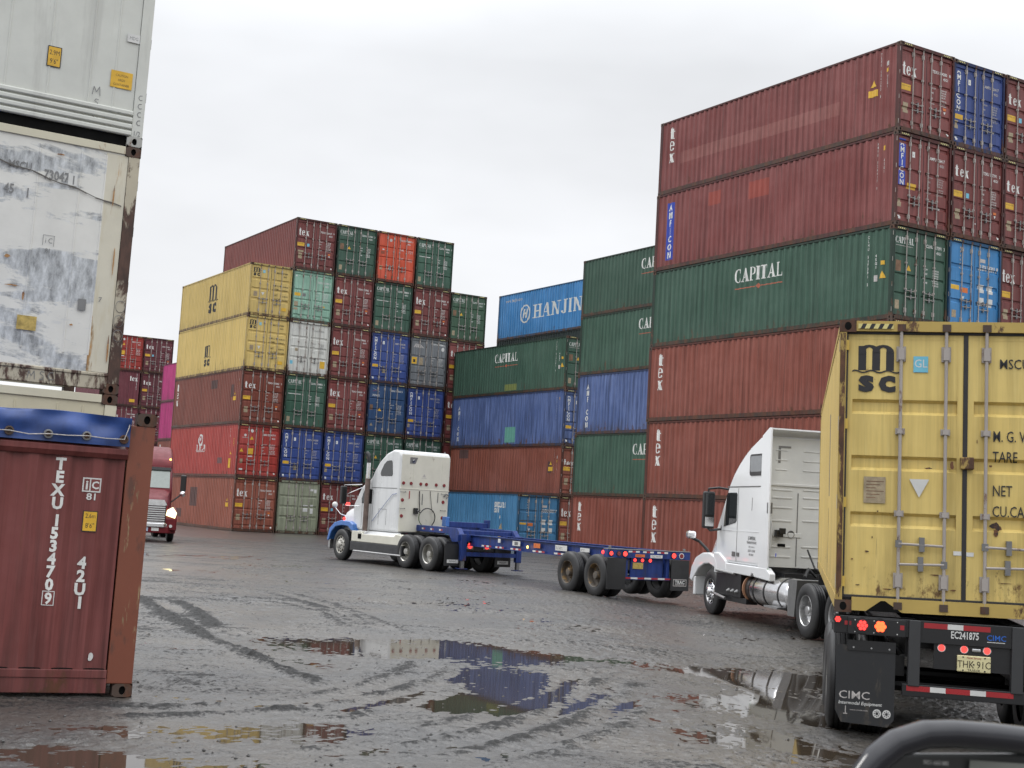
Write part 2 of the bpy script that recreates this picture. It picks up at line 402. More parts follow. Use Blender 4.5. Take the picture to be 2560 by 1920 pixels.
def end_mesh(L, H):
    mb = MB(); B = corr(CW + .001); v = []; f = []
    for (x, d) in B: v += [(x, L - .03 - d, .13), (x, L - .03 - d, H - .1)]
    for i in range(len(B) - 1): f.append((2 * i, 2 * i + 1, 2 * i + 3, 2 * i + 2))
    mb.add(v, f, PAINTSLOT); return mb.mesh('end_panel')
def frame_mesh(L, H):
    mb = MB(); P = PAINTSLOT; e = .006
    for x0, x1 in ((e, .07), (CW - .07, CW - e)):
        mb.box(x0, x1, e, .165, .118, H - .118, P); mb.box(x0, x1, L - .165, L - e, .118, H - .118, P)
    for s in (0, 1):
        a, b = (e, .055) if s == 0 else (CW - .055, CW - e)
        mb.box(a, b, .178, L - .178, H - .07, H - e, P); mb.box(a, b, .178, L - .178, .015, .155, P)
    mb.box(.162, CW - .162, e, .1, H - .108, H - e, P); mb.box(.162, CW - .162, e, .1, .02, .15, P)
    mb.box(.162, CW - .162, L - .1, L - e, H - .10, H - e, P); mb.box(.162, CW - .162, L - .1, L - e, .02, .13, P)
    for x in (0, CW - .162):
        for y in (0, L - .178):
            for z in (0, H - .118):
                mb.box(x, x + .162, y, y + .178, z, z + .118, RUSTF)
                yy = -.0015 if y == 0 else L + .0015; xx = -.0015 if x == 0 else CW + .0015
                n = 12; c = z + .059
                mb.add([(x + .081 + .034 * math.cos(2 * math.pi * i / n), yy, c + .042 * math.sin(2 * math.pi * i / n)) for i in range(n)], [tuple(range(n))], DARK)
                mb.add([(xx, y + .089 + .028 * math.cos(2 * math.pi * i / n), c + .040 * math.sin(2 * math.pi * i / n)) for i in range(n)], [tuple(range(n))], DARK)
    return mb.mesh('corner_frame', fix=False)
# ---- marks
RUSTM = simple('rust_patch', (.10, .045, .03), .7)
NUMS = ['504280 8', '517391 3', '508806 1', '526417 9', '513062 5']
def rows(D, x, z, mat, h=.05, n=(2, 3)):
    L1 = ['MAX.GW', '30.480 KG', 'TARE', '3.890 KG', 'NET', '26.590 KG', 'CU.CAP']; L2 = ['30.480 KGS', '67.200 LBS', '3.890 KGS', '8.580 LBS', '26.590 KGS', '76.4 CU.M.', '2.700 CU.FT']
    for i in range(7):
        zz = z - i * .078 - (.03 if i > 3 else 0)
        if i % 2 == 0: D.text(L1[i], x, zz, h, mat, .8, .01)
        D.text(L2[i], x + .45, zz, h, mat, .8, .01)
def hazard(D, H):
    for x0 in (.18, CW - .18 - .34):
        D.rect(x0, H - .085, x0 + .34, H - .035, YEL if False else HAZY)
        for i in range(4): D.poly([(x0 + .02 + i * .085, H - .085), (x0 + .06 + i * .085, H - .085), (x0 + .085 + i * .085, H - .035), (x0 + .045 + i * .085, H - .035)], BLACKM)
HAZY = simple('pale_yellow_stripe', (.62, .55, .22), .5)
def tri(D, x, z, s, mat, up=1): D.poly([(x - s / 2, z), (x + s / 2, z), (x, z + up * s * .9)] if up > 0 else [(x, z - s * .95), (x + s / 2, z), (x - s / 2, z)], mat)
def msc_logo(D, x, z, wd, mat, sx=1.0):
    """m over a wave over sc, black; x,z lower-left"""
    k = wd
    for a in (.12, .40, .68): D.rect(x + k * a, z + k * .42, x + k * (a + .16), z + k * .80, mat)
    for i in range(2):
        cx = x + k * (.34 + .28 * i)
        for q in arc(cx, z + k * .80, k * .22, k * .16, 0, 180, k * .16, k * .07, 8): D.poly(q, mat)
    D.rect(x + k * .12, z + k * .76, x + k * .26, z + k * .93, mat)
    pts = []
    for i in range(25):
        t = i / 24; pts.append((x + k * t, z + k * (.40 + .022 * math.sin(t * 6 * math.pi + .6)) + (.012 * k if 0 < i < 24 else 0)))
    D.poly(pts + [(a, b - k * .030) for a, b in pts[::-1]], mat)
    D.text('s', x + k * .29, z, k * .44, mat, 1.25, .045, 'c'); D.text('c', x + k * .71, z, k * .44, mat, 1.2, .045, 'c')
    return D
def door_marks(kind, H, v=0):
    D = Decal(); hz = True
    if kind == 'tex':
        dz = (.0, .05, -.06, .03, -.03)[v % 5]
        if v in (1, 4):
            for ch, cx_ in zip('tex', (.16, .40, .62)): D.serif(ch, cx_, H - 1.0 + dz, .36, WHITE, width=.18)
        else: D.serif('tex', .15 + dz * .4, H - 1.02 + dz, .42, WHITE, width=.62)
        for q in range(3): D.rect(.62 + ((v * 7 + q * 5) % 9) * .17, .3 + ((v * 3 + q * 7) % 8) * .13, .68 + ((v * 7 + q * 5) % 9) * .17, .35 + ((v * 3 + q * 7) % 8) * .13, (RUSTM, FAINT, RUSTM)[q])
        D.rect(.11, 1.34, .53, 1.54, YEL); D.text('CAUTION 9\'6" HIGH', .13, 1.46, .035, BLACKM, .8)
        D.rect(.21, .62, .43, .95, GOLD)
        if v % 2: D.rect(.70, 1.36, .84, 1.52, CYAN)
        D.text('TEXU ' + NUMS[v % 5][:-2], 1.48, H - .70, .095, WHITE, .85, .02); D.text(NUMS[v % 5][-1], 2.25, H - .70, .095, WHITE, .85, .02)
        D.text('45G1', 1.98, H - .86, .085, WHITE, .85, .02)
        rows(D, 1.42, H - 1.22, WHITE); D.rect(2.0, 1.02, 2.14, 1.10, ORG); tri(D, 2.07, .98, .1, WHITE, -1); D.disc(2.24, .27, .045, .045, WHITE)
        if v == 3: D.rect(.16, 1.0, .5, 1.1, GOLD)
    elif kind == 'capital':
        D.serif('CAPITAL', .14, H - .52, .20, WHITE, width=.80); D.rect(.16, H - .60, .90, H - .585, FAINT)
        if v % 2: D.rect(.17, 1.52, .40, 1.86, BROWN); tri(D, .74, 1.58, .20, YEL)
        else: D.rect(.17, H - 1.12, .92, H - 1.09, WHITE)
        D.rect(.18, .34, .36, .62, GOLD)
        D.text('CLHU ' + NUMS[v % 5][:-2], 1.48, H - .50, .10, WHITE, .85, .02); D.text(NUMS[v % 5][-1], 2.27, H - .50, .10, WHITE, .85, .02)
        D.text('45G1', 1.95, H - .66, .085, WHITE, .85, .02)
        for i, t in enumerate(('MGW', 'TARE', 'NET', 'CUBE')): D.text(t, 1.40, H - 1.22 - i * .14, .055, WHITE, .9, .02)
        for i in range(7): D.text('30.480 KGS', 1.80, H - 1.22 - i * .078, .052, WHITE, .75, .02)
    elif kind in ('amficon', 'amstrip'):
        if kind == 'amstrip': D.rect(.13, H - 1.72, .43, H - .20, BLU)
        D.stack('AMFICON', .28, H - .26, .165, .205, WHITE, 1.0, .03)
        D.rect(.72, H - .72, .84, H - .54, WHITE); D.text('ic', .74, H - .67, .07, BLACKM, .8)
        D.rect(.14, .92, .50, 1.08, YEL) if kind == 'amficon' else D.rect(.52, 1.22, .92, 1.40, YEL)
        D.rect(.12 if v % 2 else .78, .60, .28 if v % 2 else .98, .86, GOLD)
        D.text('AMFU ' + NUMS[v % 5][:-2], 1.50, H - .66, .095, FAINT if kind == 'amficon' else WHITE, .85, .02); D.text('45G1', 1.95, H - .82, .08, FAINT, .85, .02)
        rows(D, 1.42, H - 1.25, FAINT); tri(D, 2.0, .82, .1, FAINT, -1)
        if v == 2: D.rect(.2, .62, .36, .84, YEL)
        D.rect(.17, .22, .27, .34, WREF)
    elif kind == 'msc':
        msc_logo(D, .13, H - .70, .48, BLACKM); D.rect(.72, H - .51, .86, H - .35, CYAN); D.text('GL', .79, H - .46, .08, WREF, .9, 0, 'c')
        D.text('MSCU 127684', 1.53, H - .46, .095, BLACKM, .8, .004); D.text('45G1', 1.95, H - .62, .08, BLACKM, .8, .015)
        for i, (a, b) in enumerate((('M. G. W.', '30.480 KG'), ('TARE', '3.900 KG'), ('NET', '26.580 KG'), ('CU.CAP.', '76.3 CU.M'))):
            z = (1.81, 1.61, 1.28, 1.08)[i]; z = (z - .09) * H / 2.896; D.text(a, 1.475, z, .105, BLACKM, .66, .004); D.text(b, 1.93, z, .07, BLACKM, .75, .012)
        tri(D, .79, 1.33, .19, WREF, -1); D.rect(.26, 1.08, .47, 1.34, GOLD)
        for i in range(6): D.rect(.285, 1.13 + i * .032, .285 + .09 + .08 * ((i * 7) % 3) / 2, 1.138 + i * .032, BROWN)
        D.rect(1.95, .42, 2.22, .60, YEL)
    elif kind == 'white':
        D.text('CAPITAL', .14, H - .58, .18, FAINTW, 1, .0); D.rect(.4, 1.3, .58, 1.55, GOLD); D.rect(.15, .55, .32, .75, CYAN); D.rect(1.95, .45, 2.25, .85, YEL)
        rows(D, 1.42, H - 1.22, STEEL); D.text('CLHU 449076', 1.48, H - .5, .09, STEEL, .8)
    elif kind == 'mint':
        D.rect(.12, 1.42, .50, 1.60, YEL); D.rect(.62, 1.42, .82, 1.60, STEEL); D.rect(.16, .62, .38, 1.1, GOLD); D.disc(.2, H - .38, .05, .05, WREF)
        D.text('TGHU ' + NUMS[1], 1.5, H - .66, .10, WREF, .8, .03); D.text('45G1', 1.95, H - .84, .09, WREF, .8, .03); rows(D, 1.42, H - 1.25, WREF, .06)
        D.disc(1.95, .95, .05, .05, YEL)
    elif kind == 'orange':
        D.disc(.82, H - .45, .09, .09, FAINT); D.rect(.2, 1.62, .45, 1.80, simple('brown_rust_mark', (.25, .05, .02))); D.rect(.3, 1.86, .42, 1.93, WREF)
        D.rect(.17, .70, .36, .92, GOLD); D.rect(.75, .78, .92, .90, WREF)
        D.text('HLXU ' + NUMS[2], 1.48, H - .42, .10, WREF, .8, .02); D.text('45G1', 1.9, H - .58, .08, WREF, .8, .02)
        for zz in (H - 1.0, H - 1.5):
            D.text('30.480', 1.42, zz, .12, WREF, .55, .0); D.text('101', 1.95, zz - .08, .2, FAINT, .8, .0)
    elif kind == 'leasing':
        D.disc(.42, H - .62, .07, .07, WREF); D.rect(.25, H - .76, .60, H - .735, FAINT); tri(D, .80, H - .85, .22, YEL); tri(D, .26, 1.40, .22, YEL)
        D.rect(.62, 1.28, .92, 1.62, YEL); D.rect(.66, 1.15, .9, 1.21, WREF); D.rect(.2, .78, .36, 1.02, GOLD); D.rect(.18, .40, .38, .50, WREF); D.disc(.8, H - .36, .08, .1, WREF)
        D.text('BSIU ' + NUMS[3], 1.46, H - .58, .10, WREF, .8, .03); D.text('45G1', 1.95, H - .76, .085, WREF, .8, .03); rows(D, 1.4, H - 1.1, WREF, .06); D.disc(2.22, .3, .05, .05, WREF)
    elif kind == 'grey':
        for i in range(5): D.poly([(.2 + i * .15, H - .66), (.30 + i * .15, H - .66), (.48 + (i - 2) * .06 + .02, H - .44), (.48 + (i - 2) * .06 - .02, H - .44)], FAINT)
        D.rect(.12, 1.35, .46, 1.75, YEL); D.rect(.22, 1.44, .36, 1.62, BLACKM); D.rect(.62, 1.30, .86, 1.75, GOLD); D.disc(2.15, H - .62, .10, .12, WREF)
        D.text('GATU ' + NUMS[0], 1.48, H - .42, .10, WREF, .8, .02); rows(D, 1.40, H - 1.22, WREF, .06)
    elif kind == 'olive':
        D.rect(1.9, H - .52, 2.08, H - .40, WREF); D.rect(2.12, H - .62, 2.28, H - .42, WREF); D.rect(1.52, 1.25, 1.80, 1.62, WREF); D.rect(1.95, 1.15, 2.12, 1.65, WREF)
    elif kind == 'crossed':
        for a in (25, -25, 155, 205): D.poly([(.50 + .25 * math.cos(R(a)) + .015 * i, H - .42 + .22 * math.sin(R(a))) for i in (-1, 1)] + [(.50 + .02, H - .42), (.50 - .02, H - .42)], REDR if a in (25, 205) else WREF)
        D.serif('CAPITAL', .2, 0, .001, WHITE, width=.001); D.text('XINES', .50, H - .78, .11, WREF, 1.1, .02, 'c'); D.rect(.15, 1.42, .34, 1.72, BROWN); tri(D, .78, 1.38, .22, YEL); tri(D, .30, .50, .2, GOLD)
        D.text('XINU ' + NUMS[4], 1.45, H - .44, .10, WREF, .8, .02); rows(D, 1.42, H - 1.25, WREF, .055)
    elif kind == 'skyblue':
        D.rect(.12, 1.28, .52, 1.50, YEL); D.rect(.58, 1.22, .92, 1.38, ORG); tri(D, .70, 1.1, .14, WREF, -1); D.rect(.2, .38, .40, .62, GOLD)
        for q in (0, 1):
            for r_ in (0, 1): D.rect(1.42 + q * .42, 1.32 - r_ * .42, 1.68 + q * .42, 1.58 - r_ * .42, WREF)
        D.rect(1.44, H - .62, 1.72, H - .5, FAINT); D.text('SUDU 4301 8', 1.42, H - .86, .16, WREF, .7, .04)
        for i in range(6): D.rect(.52, H - .3 - i * .13, .56, H - .24 - i * .13, FAINT)
    if hz and kind not in ('olive', 'amficon0'): hazard(D, H)
    return D
FAINTW = simple('ghost_lettering', (.52, .52, .50), .5)
def door_decal(kind, H, style, v):
    G = groove_profile(style, H)
    def fn(u, z, off):
        y = .006 if z > H - .12 else DY + .003 + max(0, interp(G, z) if G[0][0] < z < G[-1][0] else 0)
        return (u, y - off, z)
    return door_marks(kind, H, v).build('marking', fn, False, [g[0] for g in G] + [H - .11], 1)
def side_marks(kind, L, H, v=0):
    D = Decal(); T = H - .0
    if kind == 'tex':
        for i, c in enumerate('tex'): D.serif(c, -11.62 if L > 8 else -L + .5, T - .74 - i * .46, .44 if c == 't' else .53, WHITE, width=.30)
    if kind in ('tex', 'plain_tex'):
        D.stack('TEXU ' + NUMS[v % 5], -.82, T - .20, .085, .113, WHITE, .8, .02); D.stack('45G1', -.54, T - .95, .085, .113, WHITE, .8, .02)
        D.rect(-.60, T - .66, -.48, T - .52, FAINT); D.rect(-.60, T - .86, -.50, T - .74, YEL); tri(D, -1.12, 1.62, .26, YEL); D.rect(-1.32, 1.30, -.94, 1.52, YEL)
    if kind == 'capital':
        D.serif('CAPITAL', -7.42, T - .98, .48, WHITE, width=2.43); D.rect(-7.38, T - 1.22, -6.3, T - 1.185, ORU); D.rect(-6.05, T - 1.22, -4.97, T - 1.185, ORU); D.poly([(-6.28, T - 1.2), (-6.17, T - 1.29), (-6.06, T - 1.2), (-6.17, T - 1.10)], ORU)
        D.stack('CLHU ' + NUMS[v % 5], -1.05, T - .22, .09, .125, WHITE, .8, .02); D.stack('45G1', -.72, T - .85, .085, .12, WHITE, .8, .02)
        D.rect(-.52, T - 1.2, -.38, T - 1.07, YEL); tri(D, -.45, T - 1.62, .26, YEL); D.rect(-.78, T - 1.7, -.66, T - 1.5, FAINT)
    if kind in ('amstrip', 'amficon'):
        if kind == 'amstrip': D.rect(-11.50, T - 2.60, -11.10, T - .40, BLU)
        D.stack('AMFICON' if v != 9 else 'AMF CON', -11.31, T - .46, .24, .305, WHITE, 1.0, .02)
        D.stack('AMFU ' + NUMS[v % 5], -.82, T - .24, .085, .118, WHITE, .8, .02); D.stack('45G1', -.54, T - .8, .085, .12, WHITE, .8, .02); D.rect(-.60, T - .52, -.50, T - .38, YEL)
    if kind == 'msc': msc_logo(D, -7.02 + (0 if v else .0), .55 if v else .72, 1.70 if not v else 1.25, BLACKM); D.stack('MSCU 127684', -11.6, T - .5, .09, .15, BLACKM, .7)
    if kind == 'mscplain': D.text('-', -1, 1, .01, BLACKM)
    if kind == 'leasing':
        D.disc(-6.38, 2.10, .42, .36, WREF); D.disc(-6.38, 2.12, .22, .24, REDR); D.disc(-6.38, 2.16, .12, .14, WREF)
        D.serif('LEA', -7.1, 1.50, .34, WREF, width=1.7); D.rect(-7.05, 1.42, -5.6, 1.45, WREF)
        D.stack('BSIU 231', -1.3, T - .25, .09, .13, WREF, .8); D.stack('45G1', -.7, T - .8, .085, .12, YEL, .8); tri(D, -1.1, 1.25, .3, YEL); D.rect(-1.35, .5, -1.0, 1.02, YEL)
        D.rect(-3.2, .75, -2.4, 1.08, simple('dull_repair_patch', (.16, .07, .07)))
    if kind == 'hanjin':
        D.serif('HANJIN', -7.9, 1.12, .86, WREF, width=5.6); D.text('www.hanjin.com', -11.35, 2.42, .22, FAINT, 1.0, .01)
        for q in arc(-8.83, 1.5, .62, .60, 0, 360, .16, .12, 20): D.poly(q, WREF)
        D.poly(seg(-9.1, 1.22, -8.98, 1.82, .12), WREF); D.poly(seg(-8.78, 1.22, -8.66, 1.82, .12), WREF); D.rect(-9.02, 1.48, -8.68, 1.58, WREF)
    if kind == 'skyblue':
        D.stack('S', -2.15 + .2, T - .16, .13, .14, WREF, .9, .02); D.text('SUDU 21', -2.45, T - .72, .26, WREF, .75, .05); D.text('22G1', -2.5, T - .98, .20, WREF, .8, .05); D.stack('4', -1.85, T - 1.14, .17, .2, WREF, .8, .03)
        tri(D, -1.72, .98, .36, GOLD); D.rect(-1.98, .58, -1.5, .90, YEL); D.rect(-1.95, .18, -1.45, .40, YEL)
    if kind == 'tex_end': D.text('ex', .0, 0, .001, WHITE)
    return D
def side_decal(kind, L, H, v):
    B = corr(L)
    def fn(u, z, off): return (.012 + interp(B, -u) - off, -u, z)
    return side_marks(kind, L, H, v).build('marking', fn, False, [-b[0] for b in B], 0)
def patch_decal(rects, L, H, key):
    """repainted rectangles on a side: (y0, y1, z0, z1, mat)"""
    B = corr(L); D = Decal()
    for (y0, y1, z0, z1, mt) in rects: D.rect(-y1, z0, -y0, z1, mt)
    def fn(u, z, off): return (.012 + interp(B, -u) - off * .5, -u, z)
    return D.build('repaint_patch', fn, False, [-b[0] for b in B], 0, eps=.0016)
COL = dict(tex=(.175, .047, .043), texb=(.205, .058, .039), texr=(.235, .070, .043), capital=(.042, .096, .066), capital2=(.060, .118, .073), amficon=(.040, .070, .235), blueside=(.085, .135, .31), msc=(.56, .41, .135), mint=(.24, .42, .32),
           white=(.60, .60, .55), orange=(.62, .085, .035), red=(.34, .045, .036), grey=(.16, .17, .18), olive=(.25, .27, .19), navy=(.030, .070, .16), sky=(.04, .20, .44), hanjin=(.045, .20, .45), steelblue=(.05, .19, .36), magenta=(.42, .025, .16), maroon=(.13, .035, .045), dark=(.02, .03, .03))
def cpaint(c, frame=False):
    col = COL[c]
    if c == 'blueside' and not frame: return paint('paint_blueside', col, .5, .45, .8, .8, .4)
    if frame:
        k = .8 if c in ('msc', 'white', 'olive') else .38
        return paint('frame_' + c, tuple(x * k for x in col), .12, .9, .6, .9, .55)
    return paint('paint_' + c, col, .30 if c not in ('msc', 'white') else .12, .22 if c not in ('msc', 'white', 'sky', 'hanjin') else .08, .42 if c not in ('msc', 'sky') else .22, .35, .40)
def container(label, color, door, side, loc, yaw, H=2.88, L=12.192, style='t5', v=0, group=None, rot=(0, 0), handles=.95, patches=None):
    hk = round(H, 2); H = hk
    root = thing('shipping_container', label, 'container', loc, (rot[0], rot[1], R(yaw)), group)
    P = cpaint(color); F = cpaint(color, True)
    link('corner_frame', cache(('fr', L, hk), lambda: frame_mesh(L, H)), root, F)
    for r_ in (0, 1):
        s = link('side_panel', cache(('sd', L, hk, r_), lambda: side_mesh(L, H, r_)), root, P)
        if r_ == 0 and side: link('marking', cache(('sm', side, L, hk, v), lambda: side_decal(side, L, H, v)), s)
        if r_ == 0 and patches: link('repaint_patch', patch_decal(patches, L, H, 0), s)
    link('roof_panel', cache(('rf', L, hk), lambda: roof_mesh(L, H)), root, P)
    link('underframe', cache(('uf', L, hk), lambda: floor_mesh(L, H)), root)
    link('end_panel', cache(('en', L, hk), lambda: end_mesh(L, H)), root, P)
    for k in (0, 1):
        d = link('door', cache(('dr', hk, style, k), lambda: door_mesh(H, style, k)), root, P)
        link('hinge_row', cache(('hg', hk, k), lambda: hinge_mesh(H, k)), d, F)
        xs = (.60, 1.03) if k == 0 else (1.41, 1.84)
        for i, x in enumerate(xs):
            link('lock_rod', cache(('rd', hk, x), lambda: rod_mesh(H, x)), d)
            hx, hd, hz = x, (1 if i == 0 else -1), handles - .19 * i
            link('handle', cache(('hd', hx, hz), lambda: handle_mesh(hx, hd, hz)), d)
        if k == 0 and door: link('marking', cache(('dm', door, hk, style, v), lambda: door_decal(door, H, style, v)), d)
    return root
TIER = ['bottom', 'second', 'third', 'fourth', 'fifth', 'sixth']
ORD = ['first', 'second', 'third', 'fourth', 'fifth', 'sixth']
NAME = dict(tex='maroon', texb='brown red', texr='faded rust red', capital='dark green', capital2='mid green', amficon='dark blue', blueside='faded blue', msc='mustard yellow', mint='pale mint green', white='off white', orange='bright orange', red='bright red', grey='slate grey', olive='pale olive grey', navy='navy', sky='light blue', hanjin='sky blue', steelblue='light steel blue', magenta='magenta', maroon='deep maroon', dark='dark green')
SPEC = {  # key: colour, door marks, side marks, groove style
 't': ('tex', 'tex', 'tex', 't5'), 'b': ('texb', 'tex', 'tex', 't5'), 'p': ('texr', 'tex', 'plain_tex', 't5'), 'C': ('capital', 'capital', 'capital', 'c4'), 'c': ('capital2', 'capital', 'capital', 'c4'),
 'A': ('amficon', 'amficon', 'amficon', 't5'), 'B': ('blueside', 'amficon', 'amficon', 't5'), 'a': ('tex', 'amstrip', 'amstrip', 't5'), 'M': ('msc', 'msc', 'msc', 'm3'), 'm': ('mint', 'mint', None, 't5'), 'w': ('white', 'white', None, 'm3'), 'o': ('orange', 'orange', None, 'c4'),
 'r': ('red', 'leasing', 'leasing', 't5'), 'g': ('grey', 'grey', None, 't5'), 'v': ('olive', 'olive', None, 'm3'), 'x': ('navy', 'crossed', None, 'c4'), 's': ('sky', 'skyblue', None, 'm3'), 'R': ('red', 'leasing', None, 't5')}
U = lambda yaw: (Vector((math.cos(R(yaw)), math.sin(R(yaw)), 0)), Vector((-math.sin(R(yaw)), math.cos(R(yaw)), 0)))
def block(org, yaw, cols, zs, place, group, gap=2.477, patches={}, lab={}, back0=0, L=12.192):
    u, vv = U(yaw)
    for ci, colstr in enumerate(cols):
        for ti, k in enumerate(colstr):
            if k == ' ': continue
            color, dm, sm, st = SPEC[k]
            if ci > back0: sm_ = None if ci > back0 else sm
            else: sm_ = sm
            jit = random.uniform(-.04, .04)
            p = Vector(org) + u * (gap * ci) + vv * jit + Vector((0, 0, zs[ti]))
            H = zs[ti + 1] - zs[ti] - .004
            lb = lab.get((ci, ti)) or f"{NAME[color]} container, {'top' if ti == len(colstr) - 1 else TIER[ti]} of the {ORD[ci]} column from the left, {place}"
            v = (ci * 3 + ti * 2) % 5
            if (ci, ti) in lab and k == 'M': v = 0 if ti == 4 else 1
            if k == 'B' and place.startswith('blocks right'): v = 9
            container(lb, color, dm, sm_, p, yaw + random.uniform(-.12, .12), H, L, st, v, group, patches=patches.get((ci, ti)))
            # keep the random stream in step
YAW = 31.02
zM = [0, 2.93, 5.87, 8.87, 11.86, 14.78, 17.72]
REPR = paint('repaint_red', (.26, .055, .04), .1, .1, .2, .1)
PINK = paint('repaint_pink', (.215, .075, .066), .3, .1, .4, .1)
DKR = paint('repaint_dark_brown', (.09, .045, .04), .3, .1, .4, .1)
block((-14.71, 74.02, 0), YAW, ['prbMM', 'vACwmt', 'tAtttC', 'tCxACo', 'tCAgtC', 'ttttc'], zM, 'left centre stack', 'containers of the left centre stack', gap=2.53,
      lab={(0, 4): 'mustard yellow container with large ship-line logo, top of the leftmost column', (0, 3): 'mustard yellow container with smaller logo, directly under the other yellow one', (0, 0): 'faded rust red container on the ground behind the red truck', (0, 1): 'bright red container with white disc logo on its side'},
      patches={(0, 0): [(6.3, 7.6, 1.2, 2.3, DKR), (9, 10.3, .5, 1.0, DKR)], (0, 2): [(4.2, 5.3, 2.1, 2.6, DKR), (1.3, 1.8, 1.5, 2.2, DKR)]})
fe = lambda z: [0] + z
zR = [-.12, 2.72, 5.57, 8.41, 11.33, 14.29, 17.14]
block((11.46, 41.04, 0), YAW, ['bbbCat', 'tttstA', 'tttttt'], zR, 'tall right stack', 'containers of the tall right stack',
      patches={(0, 4): [(8.41, 9.11, 2.07, 2.57, REPR), (5.86, 6.91, 1.95, 2.56, REPR)], (0, 5): [(2.6, 10.9, 1.05, 1.50, PINK)]},
      lab={(0, 5): 'topmost maroon container at the near corner of the tall right stack', (0, 4): 'maroon container with blue lettered strips, fifth up in the tall right stack', (0, 3): 'dark green container with big white lettering in the tall right stack',
           (1, 5): 'dark blue container on top of the tall right stack', (1, 3): 'light blue container with white squares, above the yellow container on the trailer'})
zC1 = [0, 2.82, 5.43, 8.37, 11.18]
SPEC['C1b'] = SPEC['t']
block((2.794, 70.2, 0), YAW, ['bpBC', 'ttAC'], zC1, 'low centre stack', 'containers of the low centre stack',
      patches={(0, 2): [(4.84, 5.94, .25, 1.1, PATCHG)], (0, 3): [(4.9, 6.2, .2, .55, simple('yellow_green_patch', (.16, .19, .05)))], (0, 1): [(1.0, 1.45, 1.2, 1.8, DKR), (10.0, 11.0, 2.0, 2.5, DKR)]},
      lab={(0, 3): 'dark green container with white lettering, top of the low centre stack', (0, 2): 'scuffed blue container with a mint patch in the low centre stack', (0, 1): 'faded rust red container right behind the white sleeper cab roof'})
u_, v_ = U(YAW)
pLB = Vector((2.794, 70.2, 0)) - u_ * 2.45 + Vector((0, 0, .0))
container('light steel blue short container on the ground behind the empty chassis', 'steelblue', 'skyblue', 'skyblue', pLB, YAW, 2.81, 12.192, 'm3', 0, None)
pH = Vector((5.12, 78.25, 0))
for k in range(5):
    container(f'dark container, {TIER[k]} of the column carrying the sky blue one', 'dark', None, None, pH + Vector((0, 0, 2.596 * k)), YAW, 2.59, 12.192, 't5', k, 'containers under the sky blue one')
container('sky blue container with big white lettering and ring logo, on the skyline', 'hanjin', None, 'hanjin', pH + Vector((0, 0, 12.98)), YAW, 2.975)
zC2 = [-.03, 2.85, 5.76, 8.64, 11.50, 14.29]
SPEC['k'] = ('capital', 'capital', 'capital', 'c4')
block((9.43, 55.3, 0), YAW, ['bCBCC'], zC2, 'blocks right of centre', 'containers between the low centre and tall right stacks',
      lab={(0, 4): 'green container topping the narrow stack beside the tall right stack', (0, 3): 'dark green container, second from the top of the narrow right centre stack', (0, 2): 'blue container with stacked white letters in the narrow right centre stack', (0, 1): 'dark green container just above the bottom brown red one', (0, 0): 'brown red bottom container of the narrow right centre stack'})
# far left stack: the column left of the boundary and the one right of it
zN = [0, 2.92, 5.84, 8.76, 11.68, 14.60]
pN = Vector((-30.57, 112, 0))
SPEC['T'] = ('maroon', 'tex', None, 't5')
block(pN - u_ * 2.477, YAW, ['RRT R', 'TTTTT'], zN, 'far left stack', 'containers of the far left stack', lab={(0, 4): 'bright red container on top of the far left stack', (1, 4): 'deep maroon container on top of the far left stack, next to the red one'})
rootN = container('deep maroon container turned to show its plain end, far left stack', 'maroon', None, None, pN + Vector((0, 0, zN[3])) + v_ * 12.192, YAW + 180, 2.915, 12.192, 't5', 0, 'containers of the far left stack')
Dn = Decal(); Dn.serif('tex', -1.0 + .02, 2.1, .42, WHITE, width=.66); Dn.stack('TEXU 508806', -.40, 2.7, .085, .12, WHITE, .8, .02); Dn.rect(-.9, .35, -.45, .6, YEL)
Dn.build('marking', lambda u, z, off: (-u, 12.162 + off, z), [c for c in rootN.children if c.name.startswith('end_panel')][0])
pQ = Vector((-26.82, 104, 0)) - v_ * 12.192
for k, (c_, s_) in enumerate((('texb', None), ('texb', 'tex'), ('magenta', None), ('magenta', None))):
    container(['brown red container at ground level behind the red truck cab', 'brown red container under the two magenta ones', 'lower magenta container behind the left centre stack', 'upper magenta container behind the left centre stack'][k], c_, None, s_, pQ + Vector((0, 0, 2.9 * k)), YAW, 2.89, 12.192, 't5', 0, 'containers behind the left centre stack')
# ------------------------------------------------------------------ foreground left: tarped open-top box and stacked reefers
# local frame: visible long side in the plane y=0, x runs from 0 (right corner) to -L
TEXP = paint('tarp_box_paint', (.150, .040, .036), .25, .25, .55, .5, .38)
POSTP = rusty('scraped_post', (.21, .062, .033), (.38, .29, .16), .60, (2.5, 2.5, .35), 4.0, ((.07, .035, .025), (1, 1, .4), 6, .58, .7), .5)
TARP = simple('blue_tarpaulin', (.024, .065, .24), .36, var=.7, vs=2.5)
CREAM = rusty('cream_reefer', (.60, .55, .40), (.33, .13, .035), .60, (1, 1, .5), 2.6, rough=.5)
WREEF = rusty('clean_reefer', (.64, .65, .60), (.42, .40, .35), .66, (.6, .6, .3), 3, ((.40, .40, .37), (1.2, 1.2, .12), 1.8, .55, .5), .4)
SCUF = rusty('scuffed_reefer', (.75, .74, .69), (.60, .62, .63), .50, (.7, .7, 2.6), .9, ((.40, .43, .48), (.5, .5, 5), 1.2, .60, .55), .45)
PEEL = rusty('peeling_post', (.50, .45, .34), (.085, .040, .026), .445, (1, 1, .32), 2.6, rough=.6)
CEND = rusty('cream_end', (.66, .62, .50), (.45, .25, .09), .54, (1.4, 1.4, .16), 2.6, ((.50, .44, .30), (2, 2, .3), 1.6, .5, .6), .5)
